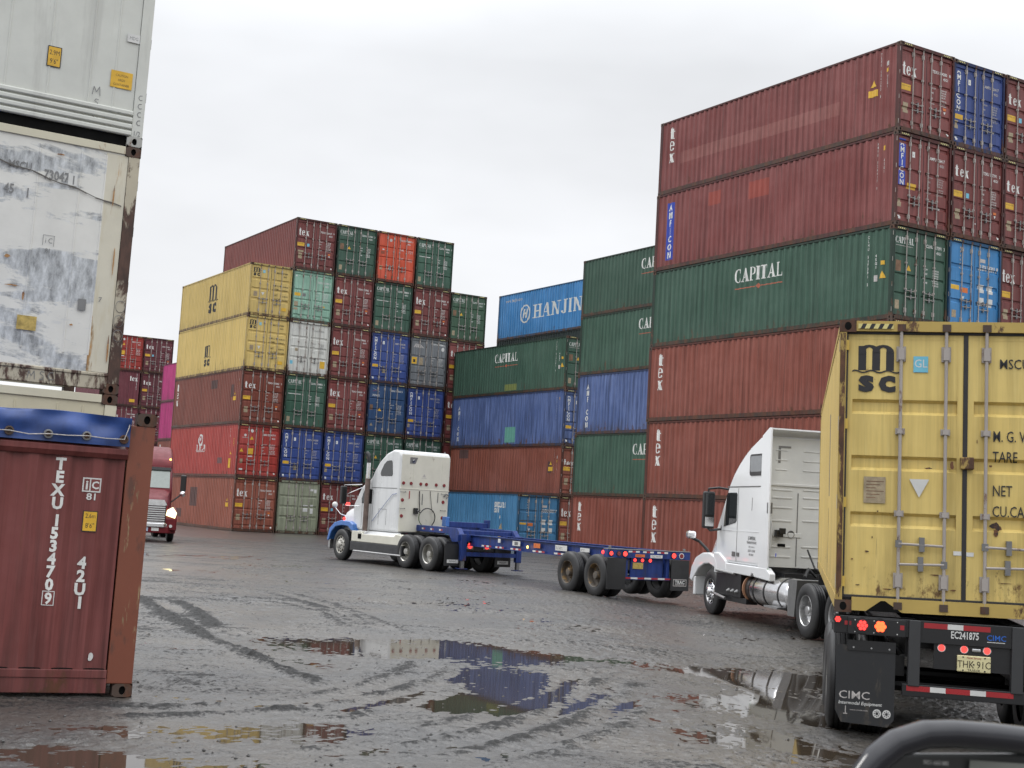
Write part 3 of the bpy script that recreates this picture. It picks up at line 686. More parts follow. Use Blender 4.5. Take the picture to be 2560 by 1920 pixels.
YCRM = rusty('yellowed_edge', (.64, .60, .46), (.40, .22, .08), .58, (1, 1, .3), 2.5, rough=.5)
def castings(par, L, H, D=CW, mat=RUSTF):
    todo = []
    for x0 in (-.178, -L):
        for y0 in (0, D - .162):
            for z0 in (0, H - .118):
                mb = MB(); todo.append(mb); x1, y1, z1 = x0 + .178, y0 + .162, z0 + .118
                # real hole in the front face: a ring of boxes round a recessed dark floor
                if y0 == 0:
                    cx, cz = x0 + .089, z0 + .059
                    n = 16; outer = []; inner = []; back = []
                    for i in range(n):
                        t = 2 * math.pi * i / n + math.pi / n; c, s_ = math.cos(t), math.sin(t); k = 1 / max(abs(c), abs(s_))
                        outer.append((cx + c * k * .089, 0, cz + s_ * k * .059)); inner.append((cx + c * .03, 0, cz + s_ * .040)); back.append((cx + c * .03, .03, cz + s_ * .040))
                    f = [(i, (i + 1) % n, n + (i + 1) % n, n + i) for i in range(n)] + [(n + i, n + (i + 1) % n, 2 * n + (i + 1) % n, 2 * n + i) for i in range(n)]
                    mb.add(outer + inner + back, f, mat); mb.add(back, [tuple(range(n))], DARK); mb.box(x0, x1, .031, y1, z0, z1, mat)
                    mb.add([(x1, 0, z0), (x1, 0, z1), (x1, .031, z1), (x1, .031, z0), (x0, 0, z0), (x0, 0, z1), (x0, .031, z1), (x0, .031, z0)], [(0, 1, 2, 3), (4, 5, 6, 7), (1, 5, 6, 2), (0, 4, 7, 3)], mat)
                else: mb.box(x0, x1, y0, y1, z0, z1, mat)
    for mb in todo: obj('corner_casting', mb, par)
def corr_x(L):   # breaks for x in [-L+.25, -.25]
    n = int(round((L - .5) / .278)); p = (L - .5) / n; x = -L + .25; B = [(x, .004)]
    for i in range(n):
        B += [(x + .26 * p, .004), (x + .5 * p, .036), (x + .76 * p, .036), (x + p, .004)]; x += p
    return B
XL, XH = 6.058, 2.591
X = thing('open_top_container', 'maroon open top container with blue tarpaulin, standing in the left foreground', 'container', (-3.31, 12.65, .015), (0, .012, R(24)))
mb = MB()
for x0 in (-.235, -XL):
    for y0 in (.006, CW - .17): mb = MB(); mb.box(x0 if x0 > -1 else x0 + .005, x0 + .23, y0, y0 + .16, .118, XH - .118, POSTP); obj('corner_post', mb, X, bevel=.008)
castings(X, XL, XH)
B = corr_x(XL); mb = MB(); v = []; f = []
for (x, d) in B: v += [(x, d + .012, .24), (x, d + .012, 2.17)]
for i in range(len(B) - 1): f.append((2 * i, 2 * i + 1, 2 * i + 3, 2 * i + 2))
mb.add(v, f, TEXP); mb.box(-XL + .25, -.25, .06, .065, .1, 2.2, TEXP); mb.box(-XL + .1, -.1, CW - .06, CW - .02, .1, 2.3, TEXP); mb.box(-XL + .02, -XL + .06, .1, CW - .1, .1, 2.4, TEXP); mb.box(-.06, -.02, .1, CW - .1, .1, 2.4, TEXP)
spx = obj('side_panel', mb, X)
mb = MB(); mb.box(-XL + .18, -.235, .004, .07, .03, .165, TEXP); mb.box(-XL + .24, -.24, -.004, .06, .165, .24, TEXP); mb.box(-XL + .24, -.24, .02, .06, .232, .25, DARK)
obj('bottom_rail', mb, X, bevel=.006)
mb = MB(); mb.prism([(-.03, 2.195), (-.03, 2.245), (0.06, 2.28), (.06, 2.15), (0, 2.15)], -XL + .2, -.235, TEXP, 'x'); obj('top_rail', mb, X, bevel=.006)
# tarpaulin with folds, hanging over the rail
mb = MB(); nx, nz = 150, 14; v = []; x0, x1 = -XL + .1, -.235
for j in range(nz + 1):
    for i in range(nx + 1):
        s_ = i / nx; t = j / nz; x = x0 + (x1 - x0) * s_
        if t < .72: z = 2.268 + t / .72 * .275; y = -.045 + .012 * t
        else: z = 2.542 + .03 * math.sin((t - .72) / .28 * 1.57); y = -.036 + (t - .72) / .28 * .8
        dd = (XL + x)
        fold = .013 * math.sin(dd * 9 + t * 4 + 1.5 * math.sin(dd * 2.3)) + .010 * math.sin(dd * 17 - t * 7 + 2 * math.sin(dd * 3.1)) + .012 * math.sin(dd * 4 + t * 9)
        y += fold * (.4 + 1.9 * min(t, .8)); z += .012 * math.sin(dd * 5.1) * t - (.05 * max(0, s_ - .93) / .07 if t > .72 else 0)
        v.append((x, y, z))
f = [(j * (nx + 1) + i, j * (nx + 1) + i + 1, (j + 1) * (nx + 1) + i + 1, (j + 1) * (nx + 1) + i) for j in range(nz) for i in range(nx)]
mb.add(v, f, TARP); mb.box(-XL + .1, -.236, .7, CW - .05, 2.50, 2.545, TARP)
tp = obj('tarpaulin', mb, X, smooth=60)
mb = MB(); rp = []
gx = [-.29 - .332 * i for i in range(17)]
for i, x in enumerate(gx):
    z = 2.335 + .006 * math.sin(i * 2)
    mb2 = MB()
    v = []
    n = 14
    for (rr, yy) in ((.043, -.055), (.040, -.072), (.028, -.074), (.024, -.06)):
        for k in range(n): v.append((x + rr * math.cos(2 * math.pi * k / n), yy, z + rr * math.sin(2 * math.pi * k / n)))
    f = [(j * n + k, j * n + (k + 1) % n, (j + 1) * n + (k + 1) % n, (j + 1) * n + k) for j in range(3) for k in range(n)]
    mb2.add(v, f, STEEL if 0 < i < 3 or i > 4 else RUSTF); mb2.add(v[-n:], [tuple(range(n))], RUSTF)
    obj('eyelet', mb2, tp, smooth=50)
    rp.append((x, -.078, z)); rp.append((x - .166, -.07 - .004 * (i % 2), z - .004 - .006 * (i % 3)))
mb.tube([(-.245, -.05, 2.55), (-.255, -.065, 2.45)] + rp, .005, FAINT, 5); obj('rope', mb, tp)
D = Decal()
D.stack('TEXU', -.81, 2.125, .100, .119, WHITE, .95, .045); D.stack('153470', -.81, 2.125 - .512, .098, .115, WHITE, .95, .045)
D.rect(-.862, .800, -.758, .930, WREF); D.rect(-.855, .807, -.765, .923, TEXP); D.stack('9', -.81, .915, .098, .1, WHITE, .9, .03)
D.rect(-.605, 1.835, -.445, 1.965, WREF); D.rect(-.593, 1.847, -.545, 1.953, TEXP); D.rect(-.535, 1.847, -.457, 1.953, TEXP); D.text('i', -.569, 1.86, .08, WREF, 1, .03, 'c'); D.text('C', -.496, 1.868, .066, WREF, 1, .03, 'c'); D.text('81', -.525, 1.765, .06, WREF, 1.15, .02, 'c')
D.rect(-.578, 1.475, -.448, 1.665, BLACKM); D.rect(-.570, 1.483, -.456, 1.657, YEL); D.text('2.6m', -.513, 1.60, .04, BLACKM, .8, .0, 'c'); D.text('8\'6"', -.513, 1.51, .045, BLACKM, .8, .0, 'c')
D.stack('42U1', -.545, 1.245, .100, .119, WHITE, .95, .045)
D.disc(-.39, .355, .022, .035, WREF); D.disc(-.395, .335, .018, .02, WREF)
D.build('marking', lambda u, z, off: (u, .012 + interp(B, u) - off, z), spx, [b[0] for b in B], 0)
WL = 12.192
WO = Vector((-4.55, 15.6, .065))
def reefer(k, label):
    H = 2.91; r = thing('refrigerated_container', label, 'container', WO + Vector((math.sin(.012) * H * k * .87, .5 * math.sin(.012) * H * k, H * k)), (0, .012, R(30)), 'stacked white refrigerated containers')
    wall = (CREAM, SCUF, WREEF)[k]; post = (YCRM, PEEL, WREEF)[k]; H -= .006
    castings(r, WL, H, mat=RUSTF if k < 2 else rusty('white_casting', (.42, .42, .39), (.2, .12, .08), .55))
    mb = MB()
    for x0 in (-.135, -WL):
        for y0 in (.004, CW - .16):
            mb = MB(); mb.box(x0, x0 + .131, y0, y0 + .15, .118, H - .118, post)
            if x0 > -1 and y0 < 1:
                for zz in (.55, 1.2, 1.85, 2.4): mb.box(-.006, .003, .02, .07, zz, zz + .12, DARK)
            obj('corner_post', mb, r, bevel=.006)
    if k == 1: mb = MB(); mb.box(-.385, -.14, .014, .03, .24, H - .12, CEND); obj('end_strip', mb, r)
    mb = MB(); mb.box(-WL + .14, -.14, .02, CW - .02, .20 if k < 2 else .12, H - .02, wall)
    for x in [-.38 - .0, -.66] + [-1.12 - .46 * i for i in range(23)]:
        if x > -WL + .3: mb.prism([(x - .012, .02), (x - .006, .012), (x + .006, .012), (x + .012, .02)], .42, H - .15, wall, 'z')
    if k == 2:
        for i in range(4): z = .12 + i * .08; mb.prism([(-.0, z), (-.012, z + .012), (-.012, z + .045), (-.0, z + .058), (.02, z + .058), (.02, z)], -WL + .14, -.14, wall, 'x')
    sp = obj('side_panel', mb, r)
    mb = MB()
    if k < 2:
        mb.prism([(.0, .05), (-.0, .19), (-.012, .2), (-.012, .225), (.02, .235), (.02, .04)], -WL + .18, -.14, post if k else CREAM, 'x')
    else: mb.box(-WL + .18, -.178, .035, .2, .0, .125, DARK)  # black box stands in for the shade in the gap under this tier
    mb.box(-WL + .18, -.18, .0, .05, H - .10, H - .008, YCRM if k < 2 else WREEF)
    obj('side_rail', mb, r, bevel=.004)
    D = Decal()
    def wob(pts, x, z, s, th=.008):
        for i in range(len(pts) - 1):
            (a, b), (c, d) = pts[i], pts[i + 1]; dx, dz = c - a, d - b; n_ = math.hypot(dx, dz) or 1; nx_, nz_ = -dz / n_ * th / 2 / s, dx / n_ * th / 2 / s
            D.poly([(x + s * (a + nx_), z + s * (b + nz_)), (x + s * (c + nx_), z + s * (d + nz_)), (x + s * (c - nx_), z + s * (d - nz_)), (x + s * (a - nx_), z + s * (b - nz_))], STEEL)
    Mg = [(0, 0), (.12, .9), (.42, .35), (.7, .95), (.8, 0)]; Sg = [(.6, .9), (.25, .95), (.15, .7), (.5, .5), (.55, .15), (.1, 0)]; Cg = [(.6, .85), (.2, .8), (.02, .4), (.25, .02), (.65, .1)]
    if k == 2:
        D.rect(-1.155, .74, -1.0, .98, BLACKM); D.rect(-1.145, .75, -1.01, .97, YEL); D.text('2.9M', -1.078, .88, .055, BLACKM, .75, 0, 'c'); D.text('9\'6"', -1.078, .78, .055, BLACKM, .75, 0, 'c')
        D.rect(-.43, .66, -.18, .86, YEL)
        for i, t in enumerate(('CAUTION', 'HIGH', 'CONTAINER')): D.text(t, -.305, .795 - i * .055, .028, BLACKM, .8, 0, 'c')
        wob(Mg, -.62, .52, .11); wob(Sg, -.60, .38, .10); wob(Cg, -.60, .25, .10)
        D.rect(-.285, 1.23, -.14, 1.33, WREF); D.text('MDG', -.21, 1.26, .04, STEEL, .8, 0, 'c')
        for i in range(4): wob(Cg, -.09, .56 - i * .10, .07)
        D.text('1/2', -.12, .13, .06, STEEL, .8)
    if k == 1:
        D.text('MSCU', -1.45, 2.42, .085, STEEL, .8, .02); D.text('730475', -1.06, 2.36, .105, STEEL, .75, .02); D.rect(-.79, 2.33, -.69, 2.47, WREF); D.text('1', -.74, 2.345, .10, STEEL, .8, .02, 'c')
        D.text('45', -1.47, 2.13, .105, STEEL, .75, .02); D.text('1', -1.24, 2.11, .105, STEEL, .75, .02)
        D.rect(-1.0, 1.60, -.995, 1.72, STEEL); D.rect(-.88, 1.60, -.875, 1.72, STEEL); D.rect(-1.0, 1.715, -.87, 1.72, STEEL); D.text('i C', -.935, 1.63, .06, STEEL, .8, 0, 'c'); D.text('81', -.94, 1.52, .05, STEEL, .9, 0, 'c')
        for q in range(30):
            t = q / 30; xa, xb = -3.2 + 3.03 * t, -3.2 + 3.03 * (t + 1 / 30); za, zb = [2.78 - .59 * k_ + .012 * math.sin(k_ * 40) + .04 * math.sin(k_ * 3.1) - .008 for k_ in (t, t + 1 / 30)]; th = .008 + .012 * abs(math.sin(q * 2.3)); D.poly([(xa, za), (xb, zb), (xb, zb - th), (xa, za - th)], simple('crease_shade', (.10, .09, .08), .7))  # dark line painted as the shade along the sheet crease
        D.rect(-1.19, .62, -.98, .78, simple('torn_yellow_label', (.50, .36, .10), .6, var=.6, vs=14)); D.rect(-.55, .92, -.46, 1.05, STEEL)
        D.text('7', -.33, 1.04, .06, STEEL)
        RO = rusty('orange_rust_stain', (.42, .22, .08), (.16, .06, .03), .5, (1, 1, .5), 9); GRY = rusty('bare_grey_scrape', (.40, .42, .45), (.24, .25, .27), .5, (.6, .6, 4), 5)
        for i, (bx_, bz_, rx, rz, mt) in enumerate(((-1.36, 1.42, .03, .02, RO), (-1.15, 1.0, .014, .06, RO), (-1.28, 1.10, .07, .010, RO), (-.60, .74, .02, .012, RO), (-.27, 2.3, .010, .12, RO), (-.20, 1.5, .008, .2, RO), (-.17, .5, .010, .16, RO), (-.9, 2.66, .05, .012, RO))): D.poly(blob(bx_, bz_, rx, rz, i), mt)
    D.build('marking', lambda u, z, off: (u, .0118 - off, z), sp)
    if k == 1:      # torn, bent-out sheet edge running across the side
        mb = MB(); p0, p1 = (-3.2, 2.78), (-.17, 2.19); n = 60; v = []
        for i in range(n + 1):
            t = i / n; x = p0[0] + (p1[0] - p0[0]) * t; z = p0[1] + (p1[1] - p0[1]) * t + .012 * math.sin(t * 40) + .04 * math.sin(t * 3.1); b_ = .003 + .001 * math.sin(t * 55)
            v += [(x, .012, z + .030), (x, .006 - b_, z), (x, .016, z - .004)]
        
        mb = MB()
        for i, x in enumerate((-.07, -.075, -.068)):
            z = 1.02 - i * .17; pts = [(x + .055 * math.cos(a / 12 * 6.283), .002, z + .07 * math.sin(a / 12 * 6.283)) for a in range(13)]
            mb.tube(pts, .003, STEEL, 4)
        obj('marking', mb, sp)
        D = Decal(); wob(Mg, -1.02, .08, .10); wob(Sg, -.90, .08, .10); wob(Cg, -.80, .09, .10)
        D.build('marking', lambda u, z, off: (u, -.001 - off, z), sp)
reefer(0, 'cream rust stained refrigerated container at the bottom, mostly behind the tarped one')
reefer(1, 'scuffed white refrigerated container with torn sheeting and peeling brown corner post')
reefer(2, 'clean pale refrigerated container with yellow labels, topmost at upper left')
# ------------------------------------------------------------------ wheels and small vehicle parts
TYP = [(.02, .285), (.0, .325), (-.004, .37), (.004, .43), (.02, .475), (.035, .50), (.06, .512), (.074, .513), (.078, .503), (.088, .503), (.092, .514), (.122, .515), (.126, .505), (.136, .505), (.14, .515), (.17, .514), (.174, .503), (.184, .503), (.188, .513), (.205, .512), (.23, .50), (.245, .475), (.262, .43), (.268, .37), (.262, .325), (.25, .285)]
def wheel(par, x, y, side, style='drive', z=.512, rimmat=None, r=1.0):
    """x = outer face, side -1 left / +1 right"""
    s = -side; rim = rimmat or ALU; mb = MB(); mb.lathe([(a * s, b * r) for a, b in TYP], (x, y, z * r), RUB, 40)
    t = obj('wheel', mb, par, smooth=50); mb = MB()
    if style == 'steer':
        mb.lathe([(s * a, b * r) for a, b in [(.03, .295), (.012, .29), (.02, .27), (.05, .262), (.045, .215), (.02, .20), (.012, .16), (.012, .12), (-.03, .105), (-.06, .09), (-.075, .05), (-.078, .0)]], (x, y, z * r), rim, 30)
        for k in range(10):
            a = 2 * math.pi * k / 10; mb.cyl((x + s * .02, y + .142 * math.cos(a), z * r + .142 * math.sin(a)), (x - s * .03, y + .142 * math.cos(a), z * r + .142 * math.sin(a)), .017, CHROME, 8)
            a += .3; mb.cyl((x + s * .03, y + .232 * math.cos(a), z * r + .232 * math.sin(a)), (x + s * .0405, y + .232 * math.cos(a), z * r + .232 * math.sin(a)), .03, DARK, 8)
    else:
        mb.lathe([(s * a, b * r) for a, b in [(.03, .296), (.008, .288), (.02, .272), (.08, .262), (.15, .258), (.165, .22), (.17, .12), (.16, .105), (.06, .098), (.035, .085), (.03, .0)]], (x, y, z * r), rim, 30)
        for k in range(10):
            a = 2 * math.pi * k / 10; mb.cyl((x + s * .17, y + .15 * math.cos(a), z * r + .15 * math.sin(a)), (x + s * .14, y + .15 * math.cos(a), z * r + .15 * math.sin(a)), .015, rim, 6)
    obj('rim', mb, t, smooth=40)
    return t
def dual(par, x, y, side, **k):
    wheel(par, x, y, side, **k); s = -side; mb = MB(); r = k.get('r', 1.0); z = k.get('z', .512)
    mb.lathe([(a * s, b * r) for a, b in TYP], (x + s * .33, y, z * r), RUB, 40); mb.lathe([(s * .03, .285 * r), (s * .22, .285 * r)], (x + s * .33, y, z * r), STEEL, 20)
    obj('wheel', mb, par, smooth=50)
def lamp(par, x, y, z, r, mat, ax='y', name='tail_lamp', d=.02, rimm=None):
    mb = MB(); p = Vector((x, y, z)); n = Vector((0, -1, 0)) if ax == 'y' else Vector((-1, 0, 0))
    if rimm: mb.cyl(p, p + n * d * .6, r * 1.22, rimm, 16)
    mb.cyl(p, p + n * d, r, mat, 16, r * .85); return obj(name, mb, par)
def lay(D, par, name, fn): return D.build(name, fn, par)
def window(par, pts, off, name='side_window', x=-1.0, mat=GLASS, rim=None):
    """pts (y,z) polygon on a plane of constant x"""
    mb = MB(); mb.prism(pts, x, x + off, mat)
    return obj(name, mb, par, bevel=.004)
def rr(y0, y1, z0, z1, r=.08, n=4):
    P = []
    for cx, cz, a in ((y1 - r, z1 - r, 0), (y0 + r, z1 - r, 90), (y0 + r, z0 + r, 180), (y1 - r, z0 + r, 270)):
        for i in range(n + 1): t = R(a + 90 * i / n); P.append((cx + r * math.cos(t), cz + r * math.sin(t)))
    return P
# ------------------------------------------------------------------ truck A: white sleeper tractor with blue fenders
AW = paint('aged_white_paint', (.74, .75, .75), .05, .12, .10, .30, .30)
AC = rusty('cream_cab_back', (.72, .70, .60), (.46, .40, .30), .64, (1, 1, .5), 2.4, ((.30, .28, .22), (2, 2, .3), 3, .66, .6), .4)
ABL = simple('blue_fender_paint', (.05, .17, .50), .3, coat=.3, var=.2)
A = thing('sleeper_tractor', 'old white sleeper cab truck with blue front fenders pulling the empty blue chassis', 'truck', (-4.39, 45.79, 0), (0, 0, R(36)), 'trucks in the yard')
def bevo(o, w_, s=3, ang=30):
    b = o.modifiers.new('bevel', 'BEVEL'); b.width = w_; b.segments = s; b.limit_method = 'ANGLE'; b.angle_limit = R(ang)
    o.data.polygons.foreach_set('use_smooth', [True] * len(o.data.polygons)); b.harden_normals = True
    return o
mb = MB()
prof = [(-3.22, 1.04), (-3.22, 2.43), (-3.22, 3.48), (-3.12, 3.62), (-2.75, 3.64), (-2.35, 3.52), (-1.95, 3.27), (-1.66, 2.97), (-1.5, 2.74), (-1.30, 2.60), (-1.0, 2.50), (-.88, 2.42), (-.45, 1.86), (-.42, 1.04)]
mb.prism(prof, -1.04, .86, AW)
cabA = bevo(obj('cab', mb, A), .085, 4, 25)
mb = MB()      # cream back panel, with the raised seam
mb.box(-.98, .80, -3.236, -3.2, 1.09, 3.50, AC); mb.box(-1.01, .83, -3.246, -3.2, 2.41, 2.445, AC)
for x in (-.55, .52): mb.box(x - .006, x + .006, -3.242, -3.23, 2.46, 3.5, AC)
backA = obj('back_panel', mb, A, bevel=.01)
mb = MB(); mb.box(-1.046, -1.038, -3.12, -1.55, 2.412, 2.43, STEEL); mb.box(.858, .866, -3.12, -1.55, 2.412, 2.43, STEEL)
for yy in (-1.02 + .0, -1.68): mb.box(-1.0445, -1.038, yy - .006, yy + .006, 1.12, 2.35, STEEL)
mb.box(-1.044, -1.038, -2.55, -2.54, 1.25, 1.75, STEEL); mb.box(-1.044, -1.038, -2.08, -2.07, 1.25, 1.75, STEEL); mb.box(-1.044, -1.038, -2.55, -2.07, 1.745, 1.755, STEEL)
obj('panel_seam', mb, cabA)
for x, s in ((-1.038, -1), (.858, 1)):
    mb = MB(); mb.prism([(-2.1, 2.80), (-2.76, 2.80), (-2.80, 2.86), (-2.74, 3.26), (-2.68, 3.30), (-2.42, 3.28), (-2.25, 3.17), (-2.08, 2.95), (-2.06, 2.86)], x, x + s * .012, GLASS); obj('sleeper_window', mb, A, bevel=.004)
    mb = MB(); mb.prism([(-.98, 1.90), (-1.62, 1.90), (-1.62, 2.36), (-1.14, 2.38), (-.96, 2.05)], x, x + s * .01, GLASS); obj('side_window', mb, A, bevel=.003)
mb = MB(); mb.prism([(-.84, 2.40), (-.47, 1.90), (-.45, 1.92), (-.81, 2.42)], -.92, .92, GLASS); obj('windscreen', mb, A)
def hood(par, secs, mat, name='hood', bz=.07):
    """secs: (y, half_top, half_bot, z_top, z_bot)"""
    S = []
    for (y, ht, hb, zt, zb) in secs:
        S.append([(-hb, y, zb), (-hb, y, zb + (zt - zb) * .55), (-(ht + hb) / 2 * .99, y, zt - .10), (-ht * .80, y, zt - .015), (0, y, zt), (ht * .80, y, zt - .015), ((ht + hb) / 2 * .99, y, zt - .10), (hb, y, zb + (zt - zb) * .55), (hb, y, zb)])
    mb = MB(); mb.loft(S, mat); o = obj(name, mb, par, smooth=50); return o
hood(A, [(-.50, .88, .98, 1.84, .95), (.0, .80, .92, 1.78, .95), (.45, .70, .82, 1.66, .92), (.78, .60, .74, 1.48, .85), (.92, .52, .66, 1.20, .75), (.95, .50, .62, .80, .60)], AW)
for s in (-1, 1):
    mb = MB(); arch = [(-.78, .98), (-.74, 1.2), (-.5, 1.29), (.1, 1.30), (.5, 1.22), (.82, 1.02), (.95, .62), (.84, .60), (.68, .90), (.42, 1.08), (0, 1.14), (-.42, 1.12), (-.62, 1.0)]
    mb.prism(arch, s * 1.19, s * .70, ABL); bevo(obj('fender', mb, A), .03, 3)
mb = MB(); mb.prism([(-1.15, .90), (-.95, 1.06), (.95, 1.06), (1.15, .90), (1.15, .80), (-1.15, .80)], .34, .66, ALU, 'z'); bevo(obj('bumper', mb, A), .03)
mb = MB(); mb.box(-.45, .45, .93, .965, .78, 1.28, CHROME); obj('grille', mb, A, bevel=.01)
SKB = simple('black_skirt', (.028, .029, .032), .35, var=.4)
for s in (-1, 1):
    mb = MB(); mb.prism([(-.72, .66), (-.72, 1.0), (-1.3, 1.0), (-1.45, .92), (-3.35, .92), (-3.45, 1.0), (-3.72, .98), (-3.88, .66)], s * 1.20, s * .92, AC); mb.prism([(s * 1.2, .9), (s * 1.0, 1.03), (s * .9, 1.03), (s * .9, .9)], -3.3, -.8, AW, 'y')
    sk = bevo(obj('side_fairing', mb, A), .02); mb = MB(); mb.box(s * 1.205, s * .95, -3.86, -.66, .36, .658, SKB); obj('skirt', mb, sk, bevel=.02); mb = MB(); mb.cyl((s * 1.22, -.95, .36), (s * 1.22, -3.85, .36), .028, ALU, 10); obj('side_step', mb, sk)
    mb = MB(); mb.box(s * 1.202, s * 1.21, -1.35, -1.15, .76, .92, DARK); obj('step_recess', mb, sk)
mb = MB(); SH = simple('stained_heat_shield', (.20, .15, .13), .4, .6, var=.5, vs=4)
mb.cyl((-1.17, -1.50, 1.02), (-1.17, -1.50, 2.70), .085, SH, 16); mb.cyl((-1.17, -1.50, 2.70), (-1.17, -1.50, 3.2), .068, CHROME, 16)
mb.tube([(-1.17, -1.50, 3.2), (-1.17, -1.50, 3.35), (-1.18, -1.47, 3.45), (-1.21, -1.38, 3.52)], .072, BLK, 12); obj('exhaust_stack', mb, A, smooth=50)
for x in (-.90, -.62, -.26, -.05, .32, .62): lamp(A, x, -3.245, 2.60, .055, REDO, name='round_marker')
for x in (-.90, .62):
    for z in (2.07, 1.57): lamp(A, x, -3.237, z, .058, REDO, name='round_marker')
for x in (-.90, .62):
    mb = MB()
    for z in (2.32, 1.80): mb.tube([(x - .09, -3.236, z + .02), (x - .09, -3.29, z), (x + .09, -3.29, z), (x + .09, -3.236, z + .02)], .009, STEEL, 6)
    obj('grab_handle', mb, A)
mb = MB(); mb.prism([(-.70, 3.22), (-.50, 3.22), (-.42, 3.42), (-.70, 3.42)], -3.245, -3.236, STEEL, 'y'); mb.cyl((-.58, -3.236, 3.31), (-.58, -3.27, 3.29), .05, ALU, 14); obj('work_lamp', mb, A)
mb = MB(); mb.box(-.48, -.34, -3.32, -3.236, 1.66, 1.84, BLK); mb.cyl((-.36, -3.32, 1.76), (-.36, -3.36, 1.74), .035, STEEL, 10); obj('air_connector', mb, A, bevel=.01)
mb = MB(); cx, cz = -.02, 1.55; P = [(-.36, -3.34, 1.74)] + [(cx + .30 * math.cos(R(a)), -3.34 - .03 * math.sin(R(a / 2)), cz + .30 * math.sin(R(a))) for a in range(150, -60, -15)] + [(.05, -3.6, 1.2), (-.1, -4.0, 1.1)]
mb.tube(P, .017, RUB, 7); mb.tube([(cx + .31 * math.cos(R(a)), -3.35, cz + .29 * math.sin(R(a))) for a in range(150, 270, 12)] + [(-.1, -3.7, 1.12)], .015, simple('green_hose', (.10, .14, .06), .4), 7)
mb.tube([(-.30, -3.26, 2.38), (-.28, -3.28, 1.9), (-.27, -3.3, 1.75)], .014, RUB, 6); mb.tube([(.10, -3.26, 2.4), (.15, -3.28, 2.0), (.2, -3.3, 1.7)], .009, RUB, 6)
mb.tube([(.70, -3.26, 1.2), (.78, -3.26, 1.5), (.88, -3.26, 1.2)], .016, STEEL, 6); obj('air_hose', mb, A, smooth=60)
mb = MB(); mb.box(-.67, -.65, -3.26, -3.238, 2.12, 2.36, REDR); mb.box(-.18, -.165, -3.26, -3.238, 1.95, 2.3, STEEL); mb.box(.40, .415, -3.26, -3.238, 2.05, 2.36, STEEL); mb.tube([(.62, -3.25, 2.25), (.70, -3.30, 2.33), (.78, -3.30, 2.28), (.72, -3.28, 2.2)], .02, STEEL, 6); obj('hook_rail', mb, A)
mb = MB(); mb.tube([(-1.075, -3.15, 2.26), (-1.075, -2.9, 2.22), (-1.075, -2.4, 1.85), (-1.075, -1.75, 1.35)], .009, simple('faded_blue_cord', (.12, .17, .36)), 6); obj('cord', mb, A)
D = Decal(); tri(D, -.15, 2.82, .12, FAINT); D.rect(-.24, 2.78, -.04, 2.79, FAINT); D.build('marking', lambda u, z, off: (u, -3.2365 - off, z), backA)
def chassis_frame(par, y0, y1, zt=.98, h=.26):
    mb = MB()
    for s in (-1, 1): mb.box(s * .38, s * .47, y0, y1, zt - h, zt, BLK)
    y = y0 + .1
    while y < y1: mb.box(-.38, .38, y, y + .09, zt - h + .03, zt - .03, BLK); y += 1.1
    for yy in (0,): mb.cyl((-.9, yy, .51), (.9, yy, .51), .06, BLK, 8)
    return mb
mb = chassis_frame(A, -6.1, .8); mb.cyl((-.8, -4.05, .512), (.8, -4.05, .512), .08, BLK, 8); mb.cyl((-.8, -5.35, .512), (.8, -5.35, .512), .08, BLK, 8); mb.box(-.9, .9, -3.9, -3.3, .62, .98, BLK)
mb.prism([(-.42, .98), (-.55, 1.08), (.55, 1.08), (.42, .98)], -5.3, -4.3, BLK, 'y'); obj('frame', mb, A)
wheel(A, -1.20, 0, -1, 'steer', rimmat=simple('worn_rim', (.55, .53, .48), .4, .7, var=.4)); wheel(A, 1.20, 0, 1, 'steer')
DR = simple('grey_dished_rim', (.46, .45, .42), .34, .8, var=.35)
for y in (-4.05, -5.35):
    dual(A, -1.22, y, -1, rimmat=DR); dual(A, 1.22, y, 1, rimmat=DR)
mb = MB(); mb.box(-.62, .62, -6.2, -6.11, .66, .86, BLK); mb.box(-1.1, 1.1, -6.17, -6.13, .86, .92, BLK); obj('rear_crossmember', mb, A)
for x in (-.30, .32):
    mb = MB(); mb.prism([(x - .13, .72), (x + .12, .72), (x + .12, .95), (x - .05, .95)], -6.23, -6.205, simple('beige_bracket', (.40, .37, .30)), 'y'); obj('lamp_bracket', mb, A); lamp(A, x, -6.23, .82, .085, REDL)
for s in (-1, 1):
    mb = MB(); mb.box(s * .62, s * 1.20, -6.25, -6.235, .22, .86, RUB); fl = obj('mud_flap', mb, A)
    D = Decal(); D.rect(-.20, .30, .20, .40, WREF); D.text('FREIGHT', 0, .325, .05, BLACKM, .9, .01, 'c'); D.build('marking', lambda u, z, off: (s * .91 + u, -6.251 - off, z), fl)
mb = MB(); mb.box(-1.62, -1.42, -.66, -.52, 1.84, 2.42, BLK); m_ = obj('door_mirror', mb, A, bevel=.03); mb = MB()
mb.tube([(-1.05, -.95, 2.50), (-1.5, -.60, 2.46), (-1.5, -.60, 1.80), (-1.05, -.85, 1.80)], .014, CHROME, 6); mb.tube([(-1.05, -.95, 2.40), (-1.45, -.62, 2.15)], .012, CHROME, 6); obj('mirror_arm', mb, m_)
mb = MB(); mb.lathe([(-.06, .0), (-.05, .07), (0, .10), (.03, .10), (.04, .0)], (-1.13, .62, 1.80), WREF, 14, 'y'); mb.tube([(-1.13, .62, 1.72), (-1.0, .45, 1.50), (-.85, .35, 1.45)], .012, CHROME, 6); obj('hood_mirror', mb, A, smooth=60)
lamp(A, -1.1, -.0, 1.36, .055, REDL, name='turn_lamp'); mb = MB(); mb.box(-.72, -.60, .55, .68, 1.80, 1.90, REDL); obj('beacon', mb, A, bevel=.02)
